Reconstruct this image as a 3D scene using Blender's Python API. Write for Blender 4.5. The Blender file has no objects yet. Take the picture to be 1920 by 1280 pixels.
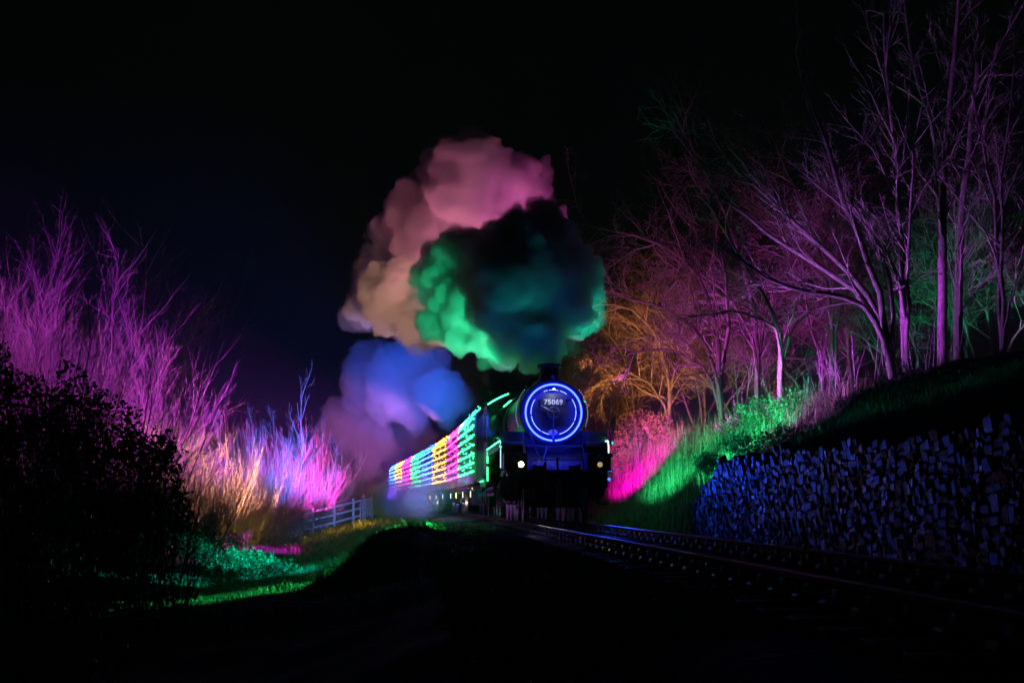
import bpy, bmesh, math, random
import numpy as np
from mathutils import Vector, Matrix

R = math.radians
PI = math.pi
rng = np.random.default_rng(75)
random.seed(75)
scn = bpy.context.scene
COL = scn.collection

# ------------------------------------------------------------------ camera, world, exposure
FPX, HOR = 2790.0, 942.0                       # focal length and horizon row, in photo pixels
cam_d = bpy.data.cameras.new('camera')
cam = bpy.data.objects.new('camera', cam_d); COL.objects.link(cam)
cam.location = (0, 0, 0.5); cam.rotation_euler = (R(90), 0, 0)
cam_d.sensor_width = 36; cam_d.lens = FPX / 1920 * 36
cam_d.shift_y = (HOR - 640) / 1920
cam_d.clip_end = 3000
scn.camera = cam
world = bpy.data.worlds.new('World'); scn.world = world; world.use_nodes = True
wn = world.node_tree; wn.nodes.clear()
wo = wn.nodes.new('ShaderNodeOutputWorld'); wb = wn.nodes.new('ShaderNodeBackground')
wb.inputs[0].default_value = (0.16, 0.62, 0.36, 1); wb.inputs[1].default_value = 0.0015
wn.links.new(wb.outputs[0], wo.inputs[0])
scn.view_settings.view_transform = 'Standard'; scn.view_settings.look = 'None'
scn.view_settings.exposure = 0.0; scn.view_settings.gamma = 1.0
scn.render.engine = 'CYCLES'
cy = scn.cycles
cy.use_denoising = True
try: cy.denoiser = 'OPENIMAGEDENOISE'
except Exception: pass
cy.max_bounces = 5; cy.diffuse_bounces = 2; cy.glossy_bounces = 2; cy.transmission_bounces = 3
cy.volume_bounces = 4; cy.transparent_max_bounces = 8
cy.sample_clamp_indirect = 4.0; cy.caustics_reflective = False; cy.caustics_refractive = False
cy.use_adaptive_sampling = True; cy.adaptive_threshold = 0.02

def at(px, py, Y):
    return np.array([(px - 960) / FPX * Y, Y, 0.5 + (HOR - py) / FPX * Y])

# ------------------------------------------------------------------ materials
def new_mat(name):
    m = bpy.data.materials.new(name); m.use_nodes = True
    nt = m.node_tree; nt.nodes.clear()
    out = nt.nodes.new('ShaderNodeOutputMaterial')
    return m, nt, out

def pbr(name, c1, c2=None, scale=6.0, rough=0.6, rough2=None, metal=0.0, bump=0.0, bscale=None, spec=0.5, obj_random=0.0, sub=0.0):
    m, nt, out = new_mat(name)
    b = nt.nodes.new('ShaderNodeBsdfPrincipled')
    nt.links.new(b.outputs[0], out.inputs[0])
    b.inputs['Metallic'].default_value = metal
    b.inputs['Specular IOR Level'].default_value = spec
    tc = nt.nodes.new('ShaderNodeTexCoord')
    nz = nt.nodes.new('ShaderNodeTexNoise'); nz.inputs['Scale'].default_value = scale; nz.inputs['Detail'].default_value = 6
    nz.inputs['Roughness'].default_value = 0.65
    nt.links.new(tc.outputs['Object'], nz.inputs['Vector'])
    rp = nt.nodes.new('ShaderNodeValToRGB')
    rp.color_ramp.elements[0].position = 0.32; rp.color_ramp.elements[1].position = 0.68
    c2 = c2 or tuple(x * 1.5 for x in c1)
    rp.color_ramp.elements[0].color = (*c1, 1); rp.color_ramp.elements[1].color = (*c2, 1)
    nt.links.new(nz.outputs[0], rp.inputs[0])
    col = rp.outputs[0]
    if obj_random > 0:
        oi = nt.nodes.new('ShaderNodeObjectInfo')
        mr = nt.nodes.new('ShaderNodeMapRange'); mr.inputs['To Min'].default_value = 1 - obj_random; mr.inputs['To Max'].default_value = 1 + obj_random
        nt.links.new(oi.outputs['Random'], mr.inputs[0])
        mx = nt.nodes.new('ShaderNodeVectorMath'); mx.operation = 'SCALE'
        nt.links.new(col, mx.inputs[0]); nt.links.new(mr.outputs[0], mx.inputs['Scale'])
        col = mx.outputs[0]
    nt.links.new(col, b.inputs['Base Color'])
    if rough2 is None: b.inputs['Roughness'].default_value = rough
    else:
        mr = nt.nodes.new('ShaderNodeMapRange'); mr.inputs['From Min'].default_value = 0.3; mr.inputs['From Max'].default_value = 0.7
        mr.inputs['To Min'].default_value = rough; mr.inputs['To Max'].default_value = rough2
        nt.links.new(nz.outputs[0], mr.inputs[0]); nt.links.new(mr.outputs[0], b.inputs['Roughness'])
    if bump > 0:
        n2 = nt.nodes.new('ShaderNodeTexNoise'); n2.inputs['Scale'].default_value = bscale or scale * 4; n2.inputs['Detail'].default_value = 5
        nt.links.new(tc.outputs['Object'], n2.inputs['Vector'])
        bp = nt.nodes.new('ShaderNodeBump'); bp.inputs['Strength'].default_value = bump; bp.inputs['Distance'].default_value = 0.05
        nt.links.new(n2.outputs[0], bp.inputs['Height']); nt.links.new(bp.outputs[0], b.inputs['Normal'])
    return m

def glow(name, col, strength, sample='AUTO'):
    m, nt, out = new_mat(name)
    e = nt.nodes.new('ShaderNodeEmission'); e.inputs[0].default_value = (*col, 1); e.inputs[1].default_value = strength
    nt.links.new(e.outputs[0], out.inputs[0])
    m.cycles.emission_sampling = sample
    return m

def vapour(name, density, col=(0.93, 0.93, 0.95), aniso=0.15):
    m, nt, out = new_mat(name)
    v = nt.nodes.new('ShaderNodeVolumePrincipled')
    v.inputs['Color'].default_value = (*col, 1); v.inputs['Density'].default_value = density
    v.inputs['Anisotropy'].default_value = aniso
    nt.links.new(v.outputs[0], out.inputs['Volume'])
    return m

M = {}
M['black'] = pbr('black_engine_paint', (0.012, 0.012, 0.013), (0.03, 0.028, 0.026), 3.0, 0.28, 0.55, bump=0.08, bscale=30)
M['smokebox'] = pbr('smokebox_black', (0.02, 0.02, 0.021), (0.045, 0.043, 0.04), 4.0, 0.42, 0.62, bump=0.1, bscale=25)
M['plate'] = pbr('oily_grey_plate', (0.02, 0.02, 0.021), (0.07, 0.066, 0.062), 5.0, 0.32, 0.6, bump=0.1, bscale=20)
M['steel'] = pbr('worn_steel', (0.25, 0.25, 0.26), (0.5, 0.49, 0.47), 8.0, 0.25, 0.5, metal=0.9)
M['railtop'] = pbr('polished_rail_steel', (0.16, 0.14, 0.13), (0.4, 0.39, 0.38), 5.0, 0.28, 0.5, metal=1.0)
M['rust'] = pbr('rusty_iron', (0.05, 0.03, 0.02), (0.12, 0.07, 0.045), 9.0, 0.6, 0.85, bump=0.2)
M['white'] = pbr('white_paint', (0.7, 0.7, 0.68), (0.82, 0.82, 0.8), 10.0, 0.5)
M['fence'] = pbr('weathered_white_timber', (0.42, 0.42, 0.41), (0.66, 0.66, 0.64), 7.0, 0.7, bump=0.2)
M['glass'] = pbr('dark_glass', (0.01, 0.012, 0.014), (0.014, 0.016, 0.018), 3.0, 0.08)
M['coach'] = pbr('coach_panel_paint', (0.36, 0.34, 0.32), (0.5, 0.48, 0.45), 5.0, 0.35, 0.6, bump=0.08, obj_random=0.15)
M['tender_side'] = pbr('tender_side_paint', (0.10, 0.10, 0.105), (0.18, 0.175, 0.175), 5.0, 0.35, 0.6, bump=0.08, obj_random=0.15)
M['coachdark'] = pbr('coach_underframe_grime', (0.02, 0.02, 0.02), (0.05, 0.047, 0.044), 5.0, 0.6, 0.8)
M['roof'] = pbr('coach_roof_grey', (0.05, 0.05, 0.052), (0.09, 0.09, 0.09), 4.0, 0.6)
M['sleeper'] = pbr('creosoted_timber', (0.03, 0.025, 0.02), (0.085, 0.07, 0.058), 9.0, 0.45, 0.75, bump=0.4, obj_random=0.3)
M['ballast'] = pbr('ballast_stone', (0.07, 0.068, 0.065), (0.17, 0.165, 0.155), 3.0, 0.5, 0.8, bump=0.3)
M['soil'] = pbr('soil_and_turf', (0.022, 0.02, 0.013), (0.06, 0.058, 0.035), 1.6, 0.85, 0.95, bump=0.7, bscale=9)
M['stone'] = pbr('wet_slate', (0.035, 0.035, 0.038), (0.13, 0.13, 0.13), 3.5, 0.25, 0.6, bump=0.5, bscale=14, obj_random=0.3)
M['mortar'] = pbr('dark_joint_earth', (0.025, 0.024, 0.022), (0.06, 0.055, 0.05), 8.0, 0.8, bump=0.5)
M['bark'] = pbr('grey_bark', (0.13, 0.12, 0.105), (0.3, 0.28, 0.25), 7.0, 0.7, 0.9, bump=0.5, bscale=20)
M['twig'] = pbr('pale_twig', (0.26, 0.235, 0.2), (0.42, 0.39, 0.34), 4.0, 0.55, 0.75)
M['darktwig'] = pbr('brown_twig', (0.07, 0.058, 0.045), (0.14, 0.12, 0.1), 4.0, 0.6, 0.8)
M['leaf'] = pbr('evergreen_leaf', (0.02, 0.045, 0.018), (0.045, 0.085, 0.03), 2.0, 0.25, 0.45)
M['bramble'] = pbr('bramble_leaf', (0.06, 0.1, 0.045), (0.12, 0.17, 0.08), 2.0, 0.35, 0.6)
M['dryleaf'] = pbr('dry_leaf', (0.16, 0.11, 0.06), (0.3, 0.22, 0.13), 2.0, 0.6)
M['grass'] = pbr('winter_grass', (0.10, 0.12, 0.05), (0.26, 0.27, 0.13), 1.2, 0.5, 0.7)
M['drygrass'] = pbr('straw_grass', (0.26, 0.23, 0.12), (0.45, 0.4, 0.22), 1.2, 0.55, 0.7)
M['wire'] = pbr('light_cable', (0.02, 0.03, 0.02), (0.04, 0.05, 0.04), 8.0, 0.5)

C_GREEN, C_MAG, C_GOLD, C_BLUE = (0.02, 1.0, 0.28), (1.0, 0.015, 0.62), (1.0, 0.50, 0.10), (0.03, 0.16, 1.0)
C_WHITE, C_VIOLET, C_PINK, C_TEAL = (0.75, 0.85, 1.0), (0.42, 0.08, 1.0), (1.0, 0.16, 0.45), (0.0, 0.75, 0.62)
M['neon'] = glow('blue_neon', (0.0055, 0.011, 1.0), 60.0)
M['neon_thin'] = glow('pale_blue_led', (0.32, 0.5, 1.0), 2.4)
M['led_green'] = glow('green_led', (0.03, 1.0, 0.28), 18.0)
M['led_mag'] = glow('magenta_led', (1.0, 0.035, 0.5), 18.0)
M['led_gold'] = glow('gold_led', (1.0, 0.46, 0.06), 16.0)
M['led_blue'] = glow('blue_led', (0.04, 0.16, 1.0), 22.0)
M['led_white'] = glow('white_led', (0.7, 0.85, 1.0), 4.0)
M['lens_on'] = glow('lit_lamp_lens', (1.0, 0.74, 0.34), 40.0)
M['lens_dim'] = glow('dim_lamp_lens', (1.0, 0.70, 0.36), 0.42)
for k, c in dict(green=C_GREEN, mag=C_MAG, gold=C_GOLD, blue=C_BLUE, violet=C_VIOLET, pink=C_PINK, teal=C_TEAL).items():
    M['flood_' + k] = glow(k + '_flood_lens', tuple(0.03 + 0.97 * x for x in c), 2.0, 'NONE')

# ------------------------------------------------------------------ mesh builder
class MB:
    def __init__(s): s.v, s.f, s.m, s.n, s.adds = [], [], [], 0, []
    def add(s, verts, faces, mi=0):
        s.adds.append(([tuple(q) for q in verts], [tuple(f) for f in faces]))
        s.v.extend(tuple(map(float, q)) for q in verts)
        s.f.extend(tuple(i + s.n for i in f) for f in faces); s.m.extend([mi] * len(faces)); s.n += len(verts)
        return s
    def box(s, c, d, rz=0.0, rx=0.0, mi=0, bev=0.0):
        x, y, z = d[0] / 2, d[1] / 2, d[2] / 2
        b = min(bev, x * .9, y * .9, z * .9)
        rot = Matrix.Rotation(rz, 3, 'Z') @ Matrix.Rotation(rx, 3, 'X')
        if b <= 0:
            vs = [(-x, -y, -z), (x, -y, -z), (x, y, -z), (-x, y, -z), (-x, -y, z), (x, -y, z), (x, y, z), (-x, y, z)]
            fs = [(0, 3, 2, 1), (4, 5, 6, 7), (0, 1, 5, 4), (1, 2, 6, 5), (2, 3, 7, 6), (3, 0, 4, 7)]
        else:
            bm = bmesh.new(); bmesh.ops.create_cube(bm, size=1)
            for v in bm.verts: v.co = Vector((v.co.x * 2 * x, v.co.y * 2 * y, v.co.z * 2 * z))
            bmesh.ops.bevel(bm, geom=list(bm.edges), offset=b, segments=1, affect='EDGES', profile=0.5)
            bm.verts.ensure_lookup_table()
            vs = [tuple(v.co) for v in bm.verts]; fs = [tuple(v.index for v in f.verts) for f in bm.faces]; bm.free()
        return s.add([tuple(rot @ Vector(q) + Vector(c)) for q in vs], fs, mi)
    def cyl(s, p0, p1, r0, r1=None, n=16, caps=True, mi=0):
        r1 = r0 if r1 is None else r1
        p0, p1 = Vector(p0), Vector(p1); a = (p1 - p0).normalized()
        u = a.orthogonal().normalized(); w = a.cross(u)
        vs, fs = [], []
        for p, r in ((p0, r0), (p1, r1)):
            for k in range(n):
                t = 2 * PI * k / n; vs.append(tuple(p + u * math.cos(t) * r + w * math.sin(t) * r))
        for k in range(n): fs.append((k, (k + 1) % n, n + (k + 1) % n, n + k))
        if caps: fs += [tuple(range(n))[::-1], tuple(range(n, 2 * n))]
        return s.add(vs, fs, mi)
    def lathe(s, prof, origin, axis=(0, 0, 1), n=32, mi=0):
        """prof: list of (radius, distance along the axis)"""
        a = Vector(axis).normalized(); u = a.orthogonal().normalized(); w = a.cross(u); o = Vector(origin)
        vs, fs = [], []
        for r, h in prof:
            for k in range(n):
                t = 2 * PI * k / n; vs.append(tuple(o + a * h + (u * math.cos(t) + w * math.sin(t)) * max(r, 1e-4)))
        for j in range(len(prof) - 1):
            for k in range(n): fs.append((j * n + k, j * n + (k + 1) % n, (j + 1) * n + (k + 1) % n, (j + 1) * n + k))
        if prof[0][0] > 1e-3: fs.append(tuple(range(n))[::-1])
        if prof[-1][0] > 1e-3: fs.append(tuple(range((len(prof) - 1) * n, len(prof) * n)))
        return s.add(vs, fs, mi)
    def tube(s, pts, r, n=8, closed=False, mi=0):
        pts = [Vector(p) for p in pts]; m = len(pts); vs, fs = [], []
        up = None
        for i, p in enumerate(pts):
            t = (pts[(i + 1) % m] - pts[i - 1]) if closed else (pts[min(i + 1, m - 1)] - pts[max(i - 1, 0)])
            t.normalize()
            if up is None: up = t.orthogonal().normalized()
            up = (up - t * up.dot(t)).normalized(); w = t.cross(up)
            rr = r[i] if hasattr(r, '__len__') else r
            for k in range(n):
                a = 2 * PI * k / n; vs.append(tuple(p + up * math.cos(a) * rr + w * math.sin(a) * rr))
        for i in range(m if closed else m - 1):
            j = (i + 1) % m
            for k in range(n): fs.append((i * n + k, i * n + (k + 1) % n, j * n + (k + 1) % n, j * n + k))
        if not closed: fs += [tuple(range(n))[::-1], tuple(range((m - 1) * n, m * n))]
        return s.add(vs, fs, mi)
    def prism(s, poly, y0, y1, plane='XZ', mi=0):
        n = len(poly)
        def P(a, b, h): return {'XZ': (a, h, b), 'YZ': (h, a, b), 'XY': (a, b, h)}[plane]
        vs = [P(a, b, y0) for a, b in poly] + [P(a, b, y1) for a, b in poly]
        fs = [tuple(range(n)), tuple(range(n, 2 * n))[::-1]] + [(k, n + k, n + (k + 1) % n, (k + 1) % n) for k in range(n)]
        return s.add(vs, fs, mi)
    def mesh(s, name, mats, smooth=True, angle=35):
        me = bpy.data.meshes.new(name); me.from_pydata(s.v, [], s.f)
        mats = mats if isinstance(mats, (list, tuple)) else [mats]
        for m in mats: me.materials.append(M[m] if isinstance(m, str) else m)
        if len(mats) > 1: me.polygons.foreach_set('material_index', s.m)
        bm = bmesh.new(); bm.from_mesh(me); bmesh.ops.recalc_face_normals(bm, faces=bm.faces); bm.to_mesh(me); bm.free()
        if smooth:
            me.polygons.foreach_set('use_smooth', [True] * len(me.polygons)); me.set_sharp_from_angle(angle=R(angle))
        me.update(); return me
    def each(s, names, mat, parent):
        names = [names] * len(s.adds) if isinstance(names, str) else names
        return [MB().add(*q).build(n_, mat, parent) for n_, q in zip(names, s.adds)]
    def build(s, name, mats, parent=None, **kw):
        return link(name, s.mesh(name, mats, **kw), parent)

def link(name, me, parent=None, loc=None):
    o = bpy.data.objects.new(name, me); COL.objects.link(o)
    if parent is not None: o.parent = parent
    if loc is not None: o.location = loc
    return o
def tag(o, label=None, cat=None, group=None, kind=None):
    if label: o['label'] = label
    if cat: o['category'] = cat
    if group: o['group'] = group
    if kind: o['kind'] = kind
    return o
def empty(name, loc=(0, 0, 0), rz=0.0):
    o = bpy.data.objects.new(name, None); COL.objects.link(o); o.location = loc; o.rotation_euler = (0, 0, rz); o.empty_display_size = .2
    return o
def fast_mesh(name, verts, faces, mat):
    """faces: int array (m,3) or (m,4), all of one size"""
    me = bpy.data.meshes.new(name); faces = np.asarray(faces, np.int32); k = faces.shape[1]
    me.vertices.add(len(verts)); me.vertices.foreach_set('co', np.asarray(verts, np.float32).ravel())
    me.loops.add(faces.size); me.loops.foreach_set('vertex_index', faces.ravel())
    me.polygons.add(len(faces)); me.polygons.foreach_set('loop_start', np.arange(0, faces.size, k, dtype=np.int32))
    me.polygons.foreach_set('loop_total', np.full(len(faces), k, np.int32))
    me.materials.append(M[mat] if isinstance(mat, str) else mat)
    me.polygons.foreach_set('use_smooth', np.ones(len(faces), bool))
    me.update(calc_edges=True); me.validate(); return me

# ------------------------------------------------------------------ the line of the track
_s = np.arange(-60, 400, 0.25)
def theta(s): return np.radians(np.interp(s, [-60, -5, 12, 55, 130, 400], [3.7, 3.7, 4.0, 7.3, 7.6, 7.6]))
_th = theta(_s)
_ax = np.concatenate([[0], np.cumsum(-np.sin(_th[:-1]) * .25)]); _ay = np.concatenate([[0], np.cumsum(np.cos(_th[:-1]) * .25)])
_i0 = int(np.argmin(abs(_s)))
_ax += 1.145 - _ax[_i0]; _ay += 36.7 - _ay[_i0]
def axis(s): return np.array([np.interp(s, _s, _ax), np.interp(s, _s, _ay)])
def axis_x(Y): return np.interp(Y, _ay, _ax)
def on_track(s, off=0.0, z=0.0):
    p = axis(s); t = float(theta(s)); return np.array([p[0] + off * math.cos(t), p[1] + off * math.sin(t), z])

def sm(a, b, x):
    t = np.clip((x - a) / (b - a), 0, 1); return t * t * (3 - 2 * t)
def wavy(X, Y):
    return (np.sin(X * 1.3 + Y * .7) * np.sin(Y * 1.1 - X * .4) * .5 + np.sin(X * 3.1 - Y * 2.3 + 1) * .25 + np.sin(X * .5 + Y * .35 + 2) * .6)
def ground_h(X, Y):
    X = np.asarray(X, float); Y = np.asarray(Y, float)
    off = X - axis_x(Y)
    # right side
    wall_h = np.interp(off, [1.9, 2.5, 3.12, 3.34, 9, 14, 40, 400], [-.24, -.45, -.50, 1.24, 3.3, 4.2, 8, 20])
    bank_h = np.interp(off, [1.9, 2.4, 3.2, 5.0, 7.6, 9.5, 14, 40, 400], [-.24, -.45, -.25, 1.1, 3.15, 3.9, 4.4, 9, 20])
    k = sm(33.4, 35.6, Y)
    right = wall_h * (1 - k) + bank_h * k
    near = np.interp(-off, [1.9, 2.7, 5, 9, 14, 30, 400], [-.24, -.55, -1.15, -1.6, -1.2, -.3, 4])
    far = np.interp(-off, [1.9, 2.7, 5.5, 8.5, 14, 30, 400], [-.24, -.5, -.4, -.95, -.4, .6, 6])
    k2 = sm(42, 56, Y)
    left = near * (1 - k2) + far * k2
    h = np.where(off > 0, right, left)
    # earth mound, shaped to give the dark shadow area left of the line
    mx = (X + 2.55) / np.where(X > -2.55, 1.2, 1.0); my = (Y - 31) / np.where(Y > 31, 6.0, 3.2)
    h = h + .86 * np.exp(-(np.abs(mx) ** 2.6) - my ** 2)
    # tussocky hump behind the mound, in front of the fence
    h = h + .42 * np.exp(-((X + 4.6) / 1.6) ** 2 - ((Y - 50) / 4.0) ** 2)
    h = h + .5 * np.exp(-((X + 7.9) / 1.3) ** 2 - ((Y - 46) / 2.6) ** 2)
    amp = np.where(np.abs(off) < 2.2, .012, np.where((off > 2.2) & (off < 3.3) & (Y < 35.5), .012, .09))
    return h + amp * wavy(X, Y)

def axis_lines(dense, lo, hi, step):
    a = np.arange(dense[0], dense[1] + 1e-6, step); out = [a]; d = step
    x = dense[1]; up = []
    while x < hi: d *= 1.22; x += d; up.append(x)
    x = dense[0]; d = step; dn = []
    while x > lo: d *= 1.22; x -= d; dn.append(x)
    return np.concatenate([np.array(dn[::-1]), a, np.array(up)])
gx = axis_lines((-15, 14), -420, 420, .17); gy = axis_lines((7, 72), -60, 700, .28)
GX, GY = np.meshgrid(gx, gy)
GZ = ground_h(GX, GY)
nx, ny = len(gx), len(gy)
idx = np.arange(nx * ny).reshape(ny, nx)
gf = np.stack([idx[:-1, :-1], idx[:-1, 1:], idx[1:, 1:], idx[1:, :-1]], -1).reshape(-1, 4)
ground = link('ground', fast_mesh('ground', np.stack([GX, GY, GZ], -1).reshape(-1, 3), gf, 'soil'))
tag(ground, 'dark winter ground falling from the railway bank', None, kind='structure')

# ------------------------------------------------------------------ track: ballast, sleepers, rails
track = empty('railway_track', (0, 0, 0)); tag(track, 'single railway track curving past the stone wall', None, kind='structure')
def rail(off):
    ss = np.concatenate([np.arange(-34, 20, 1.0), np.arange(20, 170, 4.0)])
    prof = [(-.065, -.16), (.065, -.16), (.065, -.145), (.012, -.125), (.012, -.045), (.035, -.035), (.035, -.006), (.026, 0), (-.026, 0), (-.035, -.006), (-.035, -.035), (-.012, -.045), (-.012, -.125), (-.065, -.145)]
    vs, fs = [], []; n = len(prof)
    for s in ss:
        for a, z in prof: vs.append(on_track(s, off + a, z))
    for i in range(len(ss) - 1):
        for k in range(n): fs.append((i * n + k, i * n + (k + 1) % n, (i + 1) * n + (k + 1) % n, (i + 1) * n + k))
    mb = MB(); mb.add(vs, fs, 1)
    mb.m = [0 if (i % n) in (6, 7, 8) else 1 for i in range(len(fs))]
    return mb.build('rail', ['railtop', 'rust'], track)
rail(-.7525); rail(.7525)
slp = [MB().box((0, 0, 0), (2.6, .25, .15), bev=.012).mesh('sleeper', 'sleeper') for _ in range(1)]
chair = MB()
for i, s in enumerate(np.arange(-30, 90, .70)):
    o = link('sleeper', slp[0], track); t = float(theta(s)); p = on_track(s, random.uniform(-.03, .03), -.255 + random.uniform(-.008, .008))
    o.location = p; o.rotation_euler = (random.uniform(-.015, .015), random.uniform(-.006, .006), t + random.uniform(-.012, .012))
    if s < 12:
        for off in (-.7525, .7525):
            for sd in (-1, 1):
                q = on_track(s, off + sd * .115, -.15); chair.box(q, (.13, .17, .06), rz=t, bev=.015)
                q2 = on_track(s, off + sd * .075, -.085); chair.box(q2, (.05, .11, .07), rz=t, bev=.012)
                q3 = on_track(s, off + sd * .15, -.115); chair.cyl(q3, q3 + np.array([0, 0, .05]), .022, n=6)
tag(chair.build('rail_chair', 'steel', track), kind='stuff')

def rocks(name, P, sc, mat, parent=None):
    """scatter of small irregular stones as one mesh"""
    base = np.array([(1, 0, 0), (-1, 0, 0), (0, 1, 0), (0, -1, 0), (0, 0, 1), (0, 0, -1)], float)
    tri = np.array([(0, 2, 4), (2, 1, 4), (1, 3, 4), (3, 0, 4), (2, 0, 5), (1, 2, 5), (3, 1, 5), (0, 3, 5)])
    n = len(P)
    V = base[None] * rng.uniform(.55, 1.25, (n, 6, 1)) * sc[:, None, None]
    A = rng.normal(size=(n, 3, 3)); Q, _ = np.linalg.qr(A)
    V = np.einsum('nij,nkj->nki', Q, V) + P[:, None, :]
    F = (tri[None] + (np.arange(n) * 6)[:, None, None]).reshape(-1, 3)
    me = fast_mesh(name, V.reshape(-1, 3), F, mat)
    me.polygons.foreach_set('use_smooth', np.zeros(len(me.polygons), bool))
    return link(name, me, parent)
n = 32000
Y = 9 + 62 * rng.random(n) ** 1.5
off = np.clip(rng.normal(0, 1.35, n), -3.1, 2.85)
off = np.where(rng.random(n) < .25, rng.uniform(-3.2, -1.2, n), off)
P = np.stack([axis_x(Y) + off, Y, np.zeros(n)], -1)
P[:, 2] = ground_h(P[:, 0], P[:, 1]) + rng.uniform(-.01, .03, n)
tag(rocks('ballast', P, rng.uniform(.022, .05, n), 'ballast'), 'loose grey ballast stones under and beside the rails', None, kind='stuff')

# ------------------------------------------------------------------ lamps
def spot(name, loc, target, col, watts, deg, blend=.6, rad=.08):
    d = bpy.data.lights.new(name, 'SPOT'); d.color = col; d.energy = watts; d.spot_size = R(deg); d.spot_blend = blend; d.shadow_soft_size = rad
    o = bpy.data.objects.new(name, d); COL.objects.link(o); o.location = loc
    o.rotation_euler = (Vector(target) - Vector(loc)).to_track_quat('-Z', 'Y').to_euler()
    return o
FLOOD = {}
def floodlight(root, loc, target, key, col, watts, deg, blend=.6, size=.05):
    """a lamp housing with a lit lens, fixed to the vehicle `root`; loc and target in world space"""
    loc, target = Vector(loc), Vector(target); d = (target - loc).normalized()
    if key not in FLOOD:
        h = MB().lathe([(0.0, -.09), (.6 * size, -.09), (size, -.03), (size * 1.08, -.03), (size * 1.08, .012), (size * .92, .012), (size * .92, -.004)], (0, 0, 0), (0, 0, 1), 14).mesh('floodlight', 'coachdark')
        l = MB().lathe([(0.0, .004), (size * .9, 0.0)], (0, 0, 0), (0, 0, 1), 14).mesh('lens', 'flood_' + key)
        FLOOD[key] = (h, l)
    q = d.to_track_quat('Z', 'Y')
    o = link('floodlight', FLOOD[key][0], root); o.matrix_parent_inverse = root_inv(root); o.location = loc; o.rotation_mode = 'QUATERNION'; o.rotation_quaternion = q
    l = link('lens', FLOOD[key][1], o)
    spot(key + '_floodlight_beam', loc + d * .06, target, col, watts, deg, blend)
    return o
def root_inv(root):
    return (Matrix.Translation(root.location) @ Matrix.Rotation(root.rotation_euler.z, 4, 'Z') @ Matrix.Diagonal((*root.scale, 1))).inverted()

def local(root, x, y, z):
    c, s = math.cos(root.rotation_euler.z), math.sin(root.rotation_euler.z)
    return Vector((root.location.x + x * c - y * s, root.location.y + x * s + y * c, z))
# ------------------------------------------------------------------ the locomotive (local: x right, y back from the buffer beam, z up from rail)
p0, p1 = axis(0), axis(10)
def place(s0, s1):
    a, b = axis(s0), axis(s1); return (float(a[0]), float(a[1]), 0.0), math.atan2(-(b[0] - a[0]), b[1] - a[1])
loc0, rz0 = place(0, 10.2)
loco = empty('steam_locomotive', loc0, rz0)
tag(loco, 'black steam locomotive with a blue neon ring round its smokebox door', 'locomotive')
BZ = 2.80; SF = 1.45                               # boiler centre height, smokebox front
L = lambda mb, name, mat, par=None, **k: mb.build(name, mat, par or loco, **k)
# smokebox: rounded front ring, barrel
L(MB().lathe([(.70, 0.0), (.80, .0), (.845, .03), (.86, .08), (.86, 1.75), (.845, 1.78), (.845, 1.80)], (0, SF, BZ), (0, 1, 0), 56), 'smokebox', 'smokebox')
rv = MB()
for k in range(44):
    a = 2 * PI * k / 44; x, z = math.cos(a), math.sin(a)
    rv.lathe([(.014, 0), (.012, -.008), (0, -.013)], (x * .815, SF + .006, BZ + z * .815), (0, 1, 0), 6)
tag(L(rv, 'rivets', 'smokebox'), kind='stuff')
# dished door
door = L(MB().lathe([(0, -.135), (.12, -.132), (.3, -.115), (.48, -.08), (.60, -.04), (.655, -.008), (.665, .02)], (0, SF, BZ), (0, 1, 0), 56), 'smokebox_door', 'smokebox')
L(MB().tube([(.145 * math.cos(a), SF - .175, BZ + .145 * math.sin(a)) for a in np.linspace(0, 2 * PI, 25)[:-1]], .011, 6, True), 'handwheel', 'steel', door)
hd = MB(); hd.cyl((0, SF - .12, BZ), (0, SF - .22, BZ), .035, n=12)
for a in (math.pi / 2 + 1.05, -PI / 2): hd.tube([(0, SF - .20, BZ), (.2 * math.cos(a), SF - .19, BZ + .2 * math.sin(a)), (.37 * math.cos(a), SF - .17, BZ + .37 * math.sin(a))], [.02, .016, .012], 8)
for k in range(4): a = k * PI / 2 + .4; hd.cyl((0, SF - .175, BZ), (.145 * math.cos(a), SF - .175, BZ + .145 * math.sin(a)), .008, n=6)
L(hd, 'dart_handle', 'steel', door)
hs = MB()
for dz in (-.36, .36):
    hs.tube([(.68, SF - .02, BZ + dz), (.56, SF - .07, BZ + dz), (.3, SF - .12 + .02 * abs(dz), BZ + dz), (.08, SF - .125, BZ + dz)], [.028, .026, .022, .018], 6)
hs.cyl((.70, SF - .03, BZ - .48), (.70, SF - .03, BZ + .48), .022, n=8)
L(hs, 'hinge_strap', 'smokebox', door)
# number plate: backing and cast digits
plate_o = L(MB().box((0, SF - .128, BZ + .262), (.66, .022, .19), bev=.006), 'number_plate', 'smokebox', door)
def text_mesh(txt, size, name, mat, parent, loc, rot, bold=.0, extrude=.004, space=1.0):
    cu = bpy.data.curves.new(name, 'FONT'); cu.body = txt; cu.size = size; cu.extrude = extrude; cu.align_x = 'CENTER'; cu.align_y = 'CENTER'; cu.offset = bold; cu.space_character = space
    cu.resolution_u = 4
    t = bpy.data.objects.new(name + '_curve', cu); COL.objects.link(t)
    bpy.context.view_layer.update()
    dg = bpy.context.evaluated_depsgraph_get(); me = bpy.data.meshes.new_from_object(t.evaluated_get(dg)); bpy.data.objects.remove(t)
    me.materials.clear(); me.materials.append(M[mat]); o = link(name, me, parent, loc); o.rotation_euler = rot
    return o
text_mesh('75069', .185, 'number', 'white', door, (0, SF - .143, BZ + .262), (R(90), 0, 0), bold=.006, space=1.08)
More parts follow.
